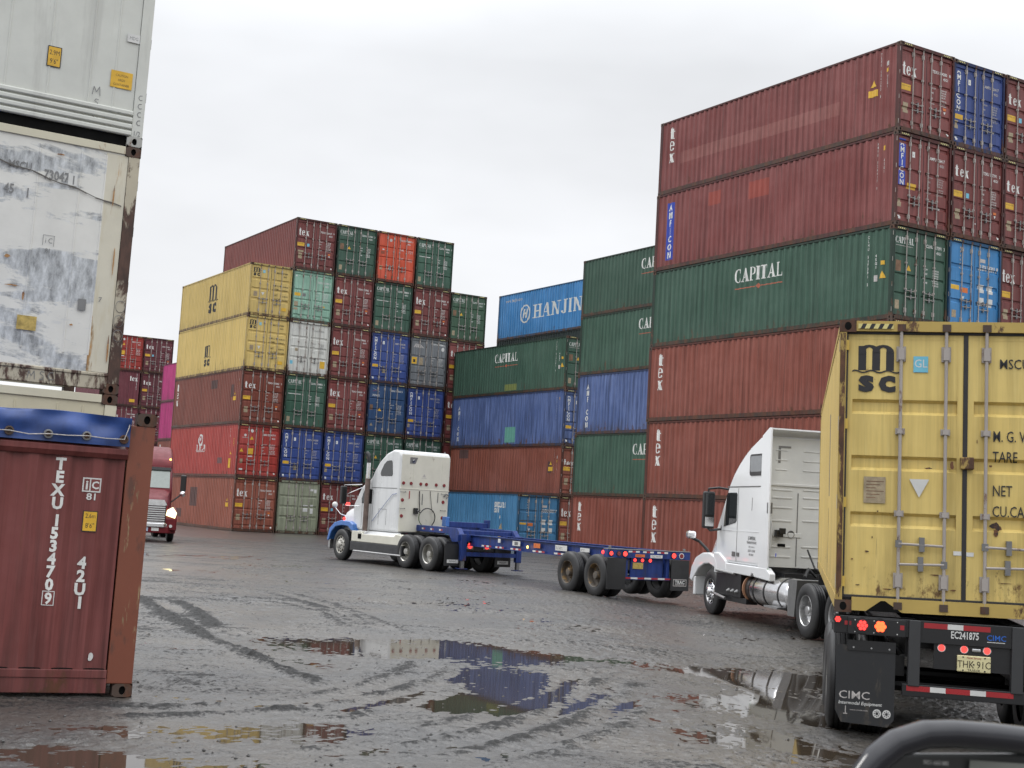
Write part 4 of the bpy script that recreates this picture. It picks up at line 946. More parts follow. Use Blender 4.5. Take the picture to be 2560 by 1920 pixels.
# ------------------------------------------------------------------ empty blue gooseneck chassis
BLC = paint('chassis_blue', (.014, .036, .17), .30, .45, .5, .8, .42)
def tape(D, x0, x1, z, h, n, a=REDR, b=WREF, gap=0):
    wd = (x1 - x0) / n
    for i in range(n): D.rect(x0 + i * wd, z, x0 + (i + 1) * wd, z + h, a if i % 2 else b)
G = thing('container_chassis', 'empty blue gooseneck container chassis with lit red tail lamps behind the white sleeper truck', 'trailer', (3.02, 34.5, -.04), (0, 0, R(28.5)))
def ibeam(mb, x, w_, y0, y1, zb, zt, m): mb.box(x - w_ / 2, x + w_ / 2, y0, y1, zt - .02, zt, m); mb.box(x - w_ / 2, x + w_ / 2, y0, y1, zb, zb + .02, m); mb.box(x - .012, x + .012, y0, y1, zb + .02, zt - .02, m)
rails = []
for s in (-1, 1):
    mb = MB(); ibeam(mb, s * .62, .14, -1.05, 7.6, .86, 1.19, BLC); rails.append(obj('main_rail', mb, G))
mb = MB(); y = -.8
while y < 7.5: mb.box(-.60, .60, y, y + .06, .92, 1.10, BLC); y += .75
obj('cross_member', mb, G)
mb = MB()
for s in (-1, 1):
    mb.prism([(7.15, 1.19), (7.35, 1.36), (10.9, 1.36), (10.9, 1.17), (7.9, 1.17), (7.55, .86), (7.15, .86)], s * 1.02, s * .86, BLC)
for y in (7.4, 8.4, 9.4, 10.2): mb.box(-.86, .86, y, y + .12, 1.18, 1.30, BLC)
gn = bevo(obj('gooseneck', mb, G), .008, 1)
D = Decal()
for i in range(3): tape(D, -9.8 + i * .62, -9.8 + i * .62 + .24, 1.24, .05, 2)
D.build('marking', lambda u, z, off: (-1.02 - off, -u, z), gn)
mb = MB(); mb.box(-1.22, 1.22, 10.75, 10.95, 1.16, 1.36, BLC); obj('front_bolster', mb, G, bevel=.015)
mb = MB(); mb.box(-.30, 1.2, 9.55, 9.75, 1.36, 1.52, BLC); mb.box(-.34, -.22, 9.5, 9.8, 1.36, 1.66, ABL); mb.box(1.14, 1.22, 9.5, 9.8, 1.36, 1.62, BLC); obj('locking_beam', mb, G, bevel=.01)
lamp(G, -1.221, 10.85, 1.30, .028, AMB, 'x', 'marker_lamp')
for s in (-1, 1):
    mb = MB(); mb.box(s * 1.02, s * .84, 7.0, 7.16, .42, 1.2, BLC); mb.box(s * .98, s * .88, 7.02, 7.14, .20, .42, STEEL); mb.box(s * 1.08, s * .8, 6.95, 7.22, .17, .20, BLC); obj('landing_leg', mb, G, bevel=.01)
mb = MB(); mb.box(-.86, .86, 7.02, 7.12, .56, .68, BLC); mb.box(-1.1, 1.1, 7.1, 7.25, 1.0, 1.17, BLC); obj('leg_brace', mb, G)
mb = MB(); mb.box(-1.22, 1.22, -1.20, -1.02, .98, 1.17, BLC); mb.box(-1.22, 1.22, -1.21, -1.0, 1.17, 1.19, STEEL)
for s in (-1, 1): mb.cyl((s * 1.1, -1.1, 1.19), (s * 1.1, -1.1, 1.25), .035, STEEL, 10)
rb_ = obj('rear_bolster', mb, G, bevel=.006)
D = Decal()
for i in range(3): tape(D, -.62 + i * .42, -.62 + i * .42 + .32, 1.115, .04, 3)
D.rect(-.42, 1.01, -.14, 1.075, ORG); D.text('AVOID', -.40, 1.025, .035, REDR, 1); D.rect(.02, 1.0, .38, 1.075, WREF); D.text('TRLZ 480752', .05, 1.015, .045, STEEL, .8, .0)
D.build('marking', lambda u, z, off: (u, -1.2005 - off, z), rb_)
for x, mt, r_ in ((-1.12, REDL, .055), (-.90, REDO, .055), (-.72, REDL, .065), (.72, REDL, .068), (.95, REDO, .06)): lamp(G, x, -1.201, 1.075, r_, mt, rimm=BLK if x < .9 else WREF)
lamp(G, -1.22, -1.0, 1.09, .05, REDL, 'x')
mb = MB(); mb.box(-.48, .48, -1.10, -1.05, .52, .98, BLC); mb.box(-.66, -.56, -1.12, -1.0, .50, .98, BLC); mb.box(.56, .66, -1.12, -1.0, .50, .98, BLC); bx = obj('lamp_box', mb, G, bevel=.01)
for x in (-.36, -.14, .09): lamp(G, x, -1.105, .93, .042, REDL)
mb = MB(); mb.box(-.42, -.12, -1.115, -1.101, .72, .87, simple('yellow_plate', (.55, .40, .10), .4, var=.5, vs=20)); obj('number_plate', mb, bx)
mb = MB(); mb.box(-.92, .92, -1.16, -1.08, .46, .53, BLC); ug = obj('underride_bar', mb, G)
D = Decal(); tape(D, -.9, .9, .475, .04, 9); D.build('marking', lambda u, z, off: (u, -1.1605 - off, z), ug)
for s in (-1, 1):
    mb = MB(); mb.box(s * .67, s * 1.21, -1.19, -1.175, .22, .97, RUB); fl = obj('mud_flap', mb, G)
    if s > 0:
        D = Decal(); D.rect(.74, .33, 1.14, .50, FAINT); D.rect(.755, .345, 1.125, .485, RUB); D.text('TRAC', .94, .39, .08, WREF, 1.0, .03, 'c'); D.rect(.80, .36, 1.08, .375, FAINT); D.build('marking', lambda u, z, off: (u, -1.1905 - off, z), fl)
BR = rusty('rusty_wheel', (.10, .085, .07), (.30, .19, .08), .52, (1, 1, 1), 5)
for y in (.66, -.62):
    for s in (-1, 1): dual(G, s * 1.22, y, s, rimmat=BR)
    mb = MB(); mb.cyl((-.8, y, .512), (.8, y, .512), .065, BLK, 10); obj('axle', mb, G)
mb = MB()
for s in (-1, 1): mb.box(s * .52, s * .60, -1.0, 1.2, .62, .86, BLK)
obj('bogie_frame', mb, G)
D = Decal()
for (a, b) in ((6.35, 5.75), (5.5, 5.0), (4.6, 4.0), (3.35, 2.7), (2.2, 1.5)): tape(D, -a, -b, .885, .045, 4)
D.rect(-4.5, 1.0, -4.05, 1.13, WREF); D.rect(-4.38, 1.02, -4.18, 1.11, STEEL); D.rect(-3.3, 1.0, -2.95, 1.12, ORG); D.text('45', -3.25, 1.02, .07, REDR); D.rect(-2.15, .99, -1.55, 1.13, WREF); D.text('TRLZ 480752', -2.12, 1.02, .07, STEEL, .62, .01); D.rect(-.9, 1.02, -.45, 1.12, WREF); D.text('APPORT', -.87, 1.04, .05, STEEL, .7); D.rect(-5.35, 1.04, -5.2, 1.15, WREF)
D.build('marking', lambda u, z, off: (-.690 - off, -u, z), rails[0])
lamp(G, -.70, 3.62, 1.0, .04, AMB, 'x', 'marker_lamp')
# ------------------------------------------------------------------ truck B: newer white high-roof sleeper
BW = simple('fresh_white_paint', (.78, .79, .80), .18, coat=.6, var=.04, vs=1)
BG = simple('pale_grey_panel', (.60, .60, .57), .35, var=.12, vs=2)
Bt = thing('high_roof_tractor', 'glossy white high roof sleeper cab truck coupled to the yellow container trailer', 'truck', (5.888, 31.2, -.15), (0, 0, R(10.8)), 'trucks in the yard')
P = [(-3.10, 1.2), (-3.10, 3.93), (-2.75, 3.88), (-2.23, 3.70), (-1.90, 3.55), (-1.58, 3.37), (-1.28, 3.16), (-1.04, 2.93), (-.90, 2.74), (-.35, 2.02), (-.30, 1.96), (-.30, 1.2)]
mb = MB(); mb.prism(P, -1.2, 1.2, BW); cabB = bevo(obj('cab', mb, Bt), .10, 5, 20)
mb = MB(); mb.box(-1.17, 1.17, -3.16, -3.08, 1.22, 3.86, BG)
for z in (1.42, 1.62, 2.15, 2.42, 2.62, 2.78): mb.box(-1.05, -.62, -3.172, -3.16, z, z + .035, BG); mb.box(-.38, .9, -3.172, -3.16, z + .02, z + .05, BG)
for z in (3.2, 3.4, 3.6): mb.box(-1.0, -.75, -3.172, -3.16, z, z + .02, BG); mb.box(-.4, .95, -3.172, -3.16, z, z + .02, BG)
mb.box(-1.17, 1.17, -3.185, -3.16, 2.88, 2.93, BG); mb.box(-.5, -.48, -3.17, -3.158, 1.25, 2.75, STEEL); mb.box(-1.12, -.4, -3.175, -3.16, 1.84, 1.93, BG)
obj('back_panel', mb, Bt, bevel=.008)
mb = MB(); mb.box(-.95, -.68, -3.168, -3.158, 3.66, 3.70, STEEL); mb.box(-.95, -.90, -3.168, -3.158, 3.35, 3.66, STEEL); mb.box(-.9, -.74, -3.18, -3.16, 1.64, 1.70, DARK); obj('tape_strip', mb, Bt)
for s in (-1, 1):      # side extenders behind the cab
    mb = MB(); mb.prism([(-2.95, 1.2), (-2.95, 3.90), (-3.32, 4.05), (-3.42, 4.04), (-3.46, 1.16)], s * 1.225, s * 1.19, BW); bevo(obj('side_extender', mb, Bt), .008, 2)
mb = MB(); mb.prism([(-2.95, 3.88), (-3.42, 4.04), (-3.42, 4.01), (-2.95, 3.85)], -1.19, 1.19, BW); obj('roof_extender', mb, Bt)
for s in (-1, 1):
    mb = MB(); a, b = s * 1.2, s * 1.206
    for y in (-1.62, -2.98): mb.box(a, b, y - .006, y + .006, 1.25, 2.82, STEEL)
    mb.box(a, b, -3.0, -.95, 2.84, 2.865, STEEL); mb.box(a, b, -2.9, -.6, 1.90, 1.915, BW)
    mb.box(a, b, -2.45, -2.44, 2.35, 2.62, STEEL)
    obj('panel_seam', mb, cabB)
    mb = MB(); mb.prism([(-.78, 1.98), (-1.50, 2.08), (-1.56, 2.12), (-1.56, 2.70), (-1.52, 2.73), (-1.0, 2.73), (-.93, 2.68)], s * 1.195, s * 1.212, GLASS); w_ = obj('side_window', mb, Bt, bevel=.006)
    mb = MB(); mb.prism(rr(-2.98, -2.26, 3.08, 3.53, .07), s * 1.195, s * 1.215, BLK); w_ = obj('sleeper_window', mb, Bt); mb = MB(); mb.prism(rr(-2.94, -2.30, 3.16, 3.49, .05), s * 1.214, s * 1.219, simple('grey_pane', (.20, .21, .22), .12)); obj('pane', mb, w_)
    mb = MB(); mb.box(s * 1.2, s * 1.22, -1.56, -1.38, 1.36, 1.46, STEEL); mb.box(s * 1.2, s * 1.22, -1.80, -1.66, 1.37, 1.45, STEEL); obj('door_handle', mb, Bt, bevel=.008)
    mb = MB(); mb.prism([(-.35, .95), (-.28, 1.40), (-.62, 1.40), (-1.05, 1.24), (-1.15, .98)], s * 1.235, s * .95, BW); mb.prism([(-1.05, 1.20), (-3.4, 1.20), (-3.62, 1.10), (-3.62, .94), (-2.75, .98), (-2.7, 1.04), (-2.62, 1.04), (-2.55, .98), (-1.1, 1.0)], s * 1.23, s * 1.1, BW)
    bevo(obj('chassis_fairing', mb, Bt), .025)
    mb = MB(); mb.prism([(-.55, .98), (-.52, 1.16), (-.38, 1.30), (.0, 1.38), (.5, 1.36), (.95, 1.24), (1.22, 1.02), (1.35, .72), (1.18, .66), (1.02, .78), (.72, .98), (.35, 1.10), (.0, 1.12), (-.35, 1.05), (-.47, .98)], s * 1.24, s * .78, BW); bevo(obj('fender', mb, Bt), .04, 3)
mb = MB(); mb.prism([(-.92, 2.72), (-.36, 2.02), (-.34, 2.05), (-.88, 2.74)], -1.02, 1.02, GLASS); obj('windscreen', mb, Bt)
hood(Bt, [(-.33, .98, 1.10, 2.0, 1.0), (.2, .90, 1.02, 1.90, 1.0), (.7, .78, .92, 1.74, .95), (1.1, .66, .80, 1.52, .9), (1.30, .56, .72, 1.2, .8), (1.36, .52, .68, .85, .7)], BW)
mb = MB(); mb.prism([(-1.22, 1.10), (-.95, 1.42), (.95, 1.42), (1.22, 1.10), (1.22, .98), (-1.22, .98)], .36, .80, BW, 'z'); mb.prism([(-1.225, 1.12), (-1.0, 1.40), (-.9, 1.42), (-.9, 1.2)], .80, 1.0, BLK, 'z'); bevo(obj('bumper', mb, Bt), .04)
mb = MB(); mb.box(-.45, .45, 1.33, 1.37, .85, 1.35, CHROME); obj('grille', mb, Bt)
mb = MB(); mb.box(-1.2, -1.0, -1.95, -.42, .50, 1.10, BLK); mb.box(-1.16, -.9, -2.2, -.5, .38, .50, BLK)
for y in (-1.25, -1.50, -1.75): mb.cyl((-1.16, y, .62), (-1.26, y, .60), .07, STEEL, 12, .02)
obj('battery_box', mb, Bt, bevel=.01)
mb = MB(); mb.cyl((-1.26, -.55, 1.02), (-1.26, -1.7, .99), .028, ALU, 8); mb.cyl((-1.26, -.52, .50), (-1.26, -1.2, .44), .03, ALU, 8); mb.box(-1.3, -1.1, -3.55, -4.25, .44, .475, ALU); obj('side_step', mb, Bt)
for s in (-1, 1):
    mb = MB(); mb.lathe([(0, 0), (0, .28), (.04, .32), (.12, .33), (1.94, .33), (2.02, .32), (2.06, .28), (2.06, 0)], (s * .90, -4.50, .72), CHROME, 30, 'y'); tk = obj('fuel_tank', mb, Bt, smooth=40)
    for y in (-2.75, -3.35, -4.1): mb = MB(); mb.lathe([(0, .33), (.0, .338), (.06, .338), (.06, .33)], (s * .90, y, .72), BLK, 30, 'y'); obj('tank_strap', mb, tk)
mb = MB(); mb.cyl((-.90, -2.40, .72), (-.90, -2.2, .72), .30, BLK, 24); mb.cyl((-.95, -2.2, .72), (-.95, -2.17, .72), .3, simple('worn_orange_cap', (.42, .22, .13)), 20); mb.prism([(-4.52, .35), (-4.85, .35), (-4.95, 1.05), (-4.52, 1.05)], -1.2, -.6, STEEL); obj('tank_end_guard', mb, Bt)
mb = chassis_frame(Bt, -7.2, 1.1, 1.02); mb.box(-.9, .9, -3.6, -3.1, .66, 1.12, BLK); mb.cyl((-.8, -5.4, .512), (.8, -5.4, .512), .08, BLK, 8); mb.cyl((-.8, -6.72, .512), (.8, -6.72, .512), .08, BLK, 8)
mb.tube([(-.3, -3.3, 1.6), (-.35, -3.8, 1.25), (-.3, -4.4, 1.15), (.1, -4.6, 1.3)], .02, RUB, 6); mb.tube([(-.9, -4.6, 1.1), (-.7, -4.3, 1.25), (-.5, -4.2, 1.1)], .03, BLK, 6); mb.box(-.5, .5, -6.5, -5.6, 1.02, 1.10, BLK); obj('frame', mb, Bt)
wheel(Bt, -1.19, 0, -1, 'steer', rimmat=CHROME); wheel(Bt, 1.19, 0, 1, 'steer', rimmat=CHROME)
for y in (-5.40, -6.72):
    for s in (-1, 1): dual(Bt, s * 1.22, y, s, rimmat=ALU)
for s in (-1, 1):
    mb = MB(); mb.box(s * 1.36, s * 1.62, -.62, -.46, 1.92, 2.74, BLK); m_ = obj('door_mirror', mb, Bt, bevel=.04); mb = MB()
    mb.box(s * 1.39, s * 1.59, -.632, -.62, 2.22, 2.69, GLASS); mb.box(s * 1.39, s * 1.59, -.632, -.62, 1.97, 2.17, CHROME); obj('mirror_glass', mb, m_)
    mb = MB(); mb.tube([(s * 1.17, -.98, 2.80), (s * 1.35, -.80, 2.83), (s * 1.5, -.55, 2.80), (s * 1.5, -.54, 2.72)], .025, BLK, 7); mb.tube([(s * 1.5, -.54, 1.95), (s * 1.45, -.58, 1.88), (s * 1.2, -.62, 1.92), (s * 1.15, -.6, 2.1)], .03, BLK, 7); obj('mirror_arm', mb, m_)
    mb = MB(); mb.box(s * 1.34, s * 1.54, .62, .84, 1.66, 1.84, CHROME); m_ = obj('hood_mirror', mb, Bt, bevel=.05); mb = MB(); mb.tube([(s * 1.42, .72, 1.68), (s * 1.25, .66, 1.60), (s * 1.1, .52, 1.42), (s * 1.06, .45, 1.28)], .035, BLK, 7); obj('mirror_arm', mb, m_)
mb = MB(); mb.box(-1.23, -1.13, -3.40, -3.34, 2.30, 2.52, STEEL); mb.tube([(-1.18, -3.2, 2.25), (-1.2, -3.36, 2.30), (-1.12, -3.36, 2.1), (-1.12, -3.32, 1.6), (-1.2, -3.2, 1.4)], .018, WREF, 7); obj('grab_handle', mb, Bt, bevel=.01)
mb = MB(); mb.box(-.98, -.82, -3.27, -3.165, 1.84, 1.98, BLK); mb.box(-.92, -.78, -3.3, -3.26, 1.90, 2.02, BLK); obj('air_connector', mb, Bt, bevel=.01)
mb = MB(); mb.lathe([(0, .0), (.0, .045), (-.006, .05), (-.012, .075), (.0, .08)], (-.62, -3.166, 1.90), STEEL, 18, 'y'); obj('vent', mb, Bt)
D = Decal(); D.text('JG IMPERIAL', 0, 1.735, .075, STEEL, .75, .02, 'c'); D.text('TRANSPORTATION INC', 0, 1.655, .05, STEEL, .72, .02, 'c'); D.text('PERTH AMBOY NJ', 0, 1.57, .035, STEEL, .8, 0, 'c'); D.text('USDOT 1152140', 0, 1.485, .05, STEEL, .8, .01, 'c'); D.text('MC-484261', 0, 1.41, .045, STEEL, .85, .01, 'c')
D.rect(.92, 1.12, .98, 1.2, simple('green_sticker', (.1, .4, .2))); D.disc(1.35, 1.48, .028, .045, BLU)
D.build('marking', lambda u, z, off: (-1.201 - off, -2.50 - u, z), cabB)
D = Decal(); D.rect(-.2, -.02, .2, .02, REDR)
# ------------------------------------------------------------------ yellow container on its trailer (right foreground)
TY = -12.13
TC = container('mustard yellow container with black ship-line logo, on the trailer at right', 'msc', 'msc', 'mscplain', (3.30, 13.54, 1.095), TY, 2.896, 12.192, 'm3', 0, 'x', rot=(.006, -.014), handles=.69)
del TC['group']
YRM = rusty('rusty_yellow_edge', (.42, .29, .08), (.12, .05, .02), .50, (1, 1, .35), 5)
for c in TC.children:
    if c.name.startswith('corner_frame'):
        c.material_slots[0].material = rusty('worn_yellow_frame', (.52, .37, .10), (.13, .06, .025), .58, (1, 1, .5), 3.4)
        mb = MB()
        for x0 in (.010, CW - .062): mb = MB(); mb.box(x0, x0 + .05, -.001, .006, .12, 2.77, YRM); obj('rust_edge', mb, TC)
        mb = MB()
        mb.prism([(.30, .02), (.44, .125), (.48, .125), (.64, .02)], -.002, .006, DARK, 'y'); mb.prism([(CW - .30, .02), (CW - .44, .125), (CW - .48, .125), (CW - .64, .02)], -.002, .006, DARK, 'y')
        obj('sill_recess', mb, TC)
        mb = MB(); mb.box(.060, .088, .03, .052, .14, 2.79, GASK); mb.box(CW - .088, CW - .060, .03, .052, .14, 2.79, GASK); mb.box(1.196, 1.240, .044, .0535, .165, 2.77, GASK); mb.box(.088, CW - .088, .044, .0535, 2.765, 2.795, GASK); mb.box(.088, CW - .088, .044, .0535, .14, .172, GASK); obj('door_seal', mb, TC, bevel=.005)
    if c.name.startswith('door'):
        c.material_slots[0].material = paint('door_yellow', (.62, .46, .15), .12, .40, .30, .35, .42)
        for h_ in c.children:
            if h_.name.startswith('hinge_row'): h_.material_slots[0].material = rusty('hinge_yellow', (.62, .42, .08), (.15, .06, .02), .60, (1, 1, 1), 9)
    if c.name.startswith('side_panel') and c.data.vertices[0].co.x < 1:
        D = Decal(); GS = simple('scraped_stripe', (.10, .09, .12), .5, var=.4)
        for (y, a, b) in ((3.9, 1.2, 2.25), (4.05, .35, 1.05)): D.rect(-y - .16, a, -y, b, GS)
        BB = corr(12.192); D.build('scrape_mark', lambda u, z, off: (.012 + interp(BB, -u) - off, -u, z), c, [-b[0] for b in BB], 0)
mb = MB(); mb.box(1.17, 1.30, .0, .05, 1.44, 1.56, YRM); obj('door_latch', mb, TC, bevel=.01)
D = Decal(); D.rect(1.12, .60, 1.20, .64, WREF); D.rect(1.235, .595, 1.31, .635, WREF)
RB = rusty('rust_bloom', (.16, .065, .025), (.035, .02, .015), .5, (1, 1, 1), 14)
for i, (bx_, bz_, rx, rz) in enumerate(((1.50, .905, .045, .03), (1.54, .88, .035, .025), (1.51, .83, .02, .05), (.16, .52, .012, .008), (.30, .60, .018, .010), (.40, 1.0, .01, .008), (.87, 1.44, .035, .01), (1.10, 1.48, .02, .04), (1.46, 1.48, .014, .012), (.22, .27, .02, .006), (.50, .24, .05, .006), (1.12, .26, .03, .008), (1.6, .35, .06, .004), (1.33, 1.72, .004, .02), (.35, .74, .006, .012), (.95, .40, .05, .006))): D.poly(blob(bx_, bz_, rx, rz, i + 50, 11), RB)
D.build('marking', lambda u, z, off: (u, DY - .002 - off, z), TC)
S = thing('container_trailer', 'black container trailer with lit tail lamps and yellow number plate under the yellow container', 'trailer', (3.30, 13.54, -.17), (0, 0, R(TY)))
BZ = 1.256
mb = MB(); mb.box(.0, 2.438, .0, .22, 1.06, 1.235, BLK); mb.box(.13, .68, -.03, .0, 1.06, 1.225, BLK); mb.box(1.76, 2.31, -.03, .0, 1.06, 1.225, BLK); mb.box(.72, 1.72, -.012, .0, 1.02, 1.235, BLK)
rb_ = obj('rear_bolster', mb, S, bevel=.008)
D = Decal()
x = .85
for w_, m_ in ((.22, REDR), (.145, WREF), (.25, REDR)): D.rect(x, 1.165, x + w_, 1.215, m_); x += w_
D.text('EC241875', 1.10, 1.085, .068, WREF, .64, .02); D.text('CIMC', 1.43, 1.088, .052, simple('blue_lettering', (.02, .12, .48)), 1.0, .004); D.rect(1.435, 1.068, 1.60, 1.074, WREF)
D.rect(.10, 1.145, .145, 1.185, REDR)
D.build('marking', lambda u, z, off: (u, -.0125 - off, z), rb_)
D = Decal(); D.rect(.145, 1.145, .165, 1.185, REDO); D.rect(.625, 1.13, .665, 1.175, REDR); D.rect(1.78, 1.13, 1.82, 1.175, REDR)
for (x, z) in ((.20, 1.20), (.38, 1.20), (.60, 1.20), (.20, 1.085), (.60, 1.085), (.38, 1.085)): D.disc(x, z, .006, .006, WREF, 8)
D.build('marking', lambda u, z, off: (u, -.0305 - off, z), rb_)
def led(x, z, r, bright=False):
    o = lamp(S, x, -.031, z, r, REDO, d=.012, rimm=BLK); mb = MB(); M_ = REDB if bright else REDL
    for k in range(7):
        a = k * 1.047; q = (0 if k == 6 else r * .55); mb.cyl((x + q * math.cos(a), -.043, z + q * math.sin(a)), (x + q * math.cos(a), -.047, z + q * math.sin(a)), r * (.27 if not bright else .36), M_, 8)
    obj('lit_cell', mb, o)
for x, b in ((.27, 0), (.44, 1), (2.0, 1), (2.17, 0)): led(x, 1.150, .062, b)
led(.035, 1.195, .036)
for x in (.71, 1.66):
    mb = MB(); mb.box(x, x + .11, -.035, .1, .60, 1.235, simple('dark_steel_post', (.035, .036, .038), .4)); obj('rear_post', mb, S, bevel=.008)
mb = MB(); mb.box(.95, 1.66, .02, .05, .78, 1.05, BLK); pn = obj('plate_panel', mb, S)
for x in (1.02, 1.23, 1.44): lamp(S, x, .02, .985, .032, REDL, rimm=WREF)
mb = MB(); mb.box(1.30, 1.385, -.0, .02, .965, 1.0, ALU); obj('plate_lamp', mb, S, bevel=.01)
mb = MB(); mb.box(1.165, 1.475, -.012, .018, .775, .93, simple('cream_plate', (.66, .60, .34), .35)); pl = obj('number_plate', mb, S, bevel=.008)
D = Decal(); D.text('THK 91C', 1.32, .815, .068, simple('plate_lettering', (.05, .04, .02)), .80, .0, 'c'); D.disc(1.318, .848, .008, .008, BLACKM, 8); D.text('New Jersey', 1.32, .902, .02, REDR, 1, .0, 'c'); D.text('TRAILER', 1.32, .784, .02, BLACKM, 1.1, 0, 'c')
for (x, z) in ((1.22, .915), (1.42, .915), (1.22, .79), (1.42, .79)): D.disc(x, z, .008, .008, BLACKM, 8)
D.build('marking', lambda u, z, off: (u, -.0125 - off, z), pl)
mb = MB(); mb.box(.66, 1.82, -.02, .08, .50, .62, BLK); ug = obj('underride_bar', mb, S, bevel=.006)
D = Decal(); x = .70
for w_, m_ in ((.22, REDR), (.145, WREF), (.225, REDR), (.145, WREF), (.25, REDR)): D.rect(x, .555, x + w_, .605, m_); x += w_
D.build('marking', lambda u, z, off: (u, -.0205 - off, z), ug)
FL = rusty('mud_flap_rubber', (.020, .021, .023), (.060, .052, .044), .56, (1, 1, .5), 3.5, rough=.42)
for x in (.035, 1.84):
    mb = MB(); mb.prism([(a, b) for a, b in [(x + .0, .95), (x + .0, .32), (x + .06, .20), (x + .50, .18), (x + .56, .25), (x + .56, .93)]], .035, .05, FL, 'y'); fl = obj('mud_flap', mb, S)
    mb = MB(); mb.box(x + .1, x + .56, .02, .035, .90, 1.0, BLK)
    for k in (.16, .33, .5): mb.cyl((x + k, .02, .93), (x + k, .012, .93), .009, ALU, 8)
    obj('flap_bracket', mb, fl)
    D = Decal(); D.text('CIMC', x + .03, .43, .075, FAINT, 1.15, .004); D.text('Intermodal Equipment', x + .03, .375, .032, WREF, 1.0, .01, shear=.2); D.rect(x + .08, .28, x + .12, .288, FAINT); D.rect(x + .097, .288, x + .105, .36, FAINT); D.text('www.cimcie.com', x + .14, .318, .016, FAINT, 1.1)
    for k in (.40, .49):
        D.disc(x + k, .305, .04, .042, WREF); D.disc(x + k, .305, .014, .015, FL, 10)
        for a in range(8): D.disc(x + k + .024 * math.cos(a * .785), .305 + .025 * math.sin(a * .785), .006, .006, FL, 6)
    D.build('marking', lambda u, z, off: (u, .0345 - off, z), fl)
for x in (.71, 1.73): mb = MB(); ibeam(mb, x, .13, .2, 11.9, .86, 1.24, BLK); obj('main_rail', mb, S)
mb = MB()
for i in range(14): mb.box(.75, 1.69, .6 + i * .8, .68 + i * .8, .92, 1.2, BLK)
mb.box(.02, 2.41, 11.75, 11.95, 1.05, 1.24, BLK); mb.box(.6, .7, .3, 3.4, .66, .86, BLK); mb.box(1.74, 1.84, .3, 3.4, .66, .86, BLK); obj('cross_member', mb, S)
for y in (.98, 2.25):
    dual(S, -.035, y, -1, rimmat=DR); dual(S, 2.475, y, 1, rimmat=DR)
    mb = MB(); mb.cyl((.4, y, .512), (2.0, y, .512), .07, BLK, 10); obj('axle', mb, S)
for x in (.3, 2.0): mb = MB(); mb.box(x, x + .12, 8.6, 8.72, .25, 1.1, BLK); obj('landing_leg', mb, S)
# ------------------------------------------------------------------ truck C: red, headlamps on, coming towards the camera
RP = simple('truck_red_paint', (.13, .012, .017), .4, coat=0, var=.25, spec=.25)
Cx = thing('red_tractor', 'red long nose truck with chrome grille and lit headlamp driving towards the viewer', 'truck', (-13.95, 52.9, 0), (0, 0, R(197)), 'trucks in the yard')
P = [(-3.3, 1.1), (-3.3, 3.55), (-3.0, 3.75), (-2.3, 3.65), (-1.7, 3.42), (-1.25, 3.15), (-1.12, 2.95), (-1.08, 2.80), (-.98, 2.72), (-.50, 2.05), (-.45, 1.9), (-.45, 1.1)]
mb = MB(); mb.prism(P, -1.04, 1.04, RP); cabC = bevo(obj('cab', mb, Cx), .12, 4, 20)
mb = MB(); mb.prism([(-1.03, 2.74), (-.52, 2.04), (-.49, 2.06), (-.99, 2.76)], -.93, .93, simple('pale_windscreen', (.16, .19, .17), .06, spec=.9)); obj('windscreen', mb, Cx)
mb = MB(); mb.prism([(-1.12, 2.88), (-.96, 2.86), (-.93, 2.76), (-1.1, 2.74)], -.97, .97, BLK); obj('sun_visor', mb, Cx)
for s in (-1, 1):
    mb = MB(); mb.prism([(-.75, 1.98), (-1.5, 2.0), (-1.5, 2.62), (-1.12, 2.64)], s * 1.038, s * 1.05, GLASS); obj('side_window', mb, Cx)
hood(Cx, [(-.48, .92, 1.0, 2.02, 1.0), (.2, .82, .95, 1.92, .95), (.75, .72, .90, 1.76, .9), (1.12, .62, .80, 1.60, .8), (1.22, .60, .74, 1.48, .7)], RP)
for s in (-1, 1):
    mb = MB(); mb.prism([(-.68, 1.0), (-.62, 1.2), (-.4, 1.30), (.1, 1.34), (.6, 1.30), (1.0, 1.15), (1.2, .9), (1.2, .45), (1.0, .45), (.75, .75), (.5, 1.0), (0, 1.12), (-.45, 1.08), (-.6, 1.0)], s * 1.20, s * .70, RP); bevo(obj('fender', mb, Cx), .06, 3)
    mb = MB(); mb.prism([(s * .78, 1.02), (s * 1.12, .92), (s * 1.18, 1.12), (s * 1.02, 1.34), (s * .82, 1.22)], 1.13, 1.235, HEAD if s < 0 else CHROME, 'y'); obj('headlamp', mb, Cx, bevel=.01)
    mb = MB(); mb.cyl((s * .98, 1.2, .62), (s * .98, 1.26, .62), .06, WREF, 14); obj('fog_lamp', mb, Cx)
    wheel(Cx, s * 1.18, 0, s, 'steer', rimmat=CHROME)
    for y in (-5.2, -6.5): dual(Cx, s * 1.22, y, s, rimmat=ALU)
    mb = MB(); mb.box(s * 1.34, s * 1.56, -.62, -.50, 1.95, 2.60, BLK); m_ = obj('door_mirror', mb, Cx, bevel=.04); mb = MB(); mb.lathe([(-.06, 0), (-.04, .10), (.04, .11), (.09, .0)], (s * 1.45, -.5, 1.86), CHROME, 14, 'y'); mb.tube([(s * 1.45, -.56, 1.95), (s * 1.3, -.56, 1.75), (s * 1.0, -.5, 1.5)], .03, BLK, 6); obj('mirror_arm', mb, m_, smooth=60)
mb = MB(); mb.box(-.78, .78, 1.16, 1.22, .68, 1.50, BLK); gr = obj('grille', mb, Cx, bevel=.02); mb = MB()
for i in range(9): mb.box(-.74, .74, 1.22, 1.26, .72 + i * .082, .768 + i * .082, CHROME)
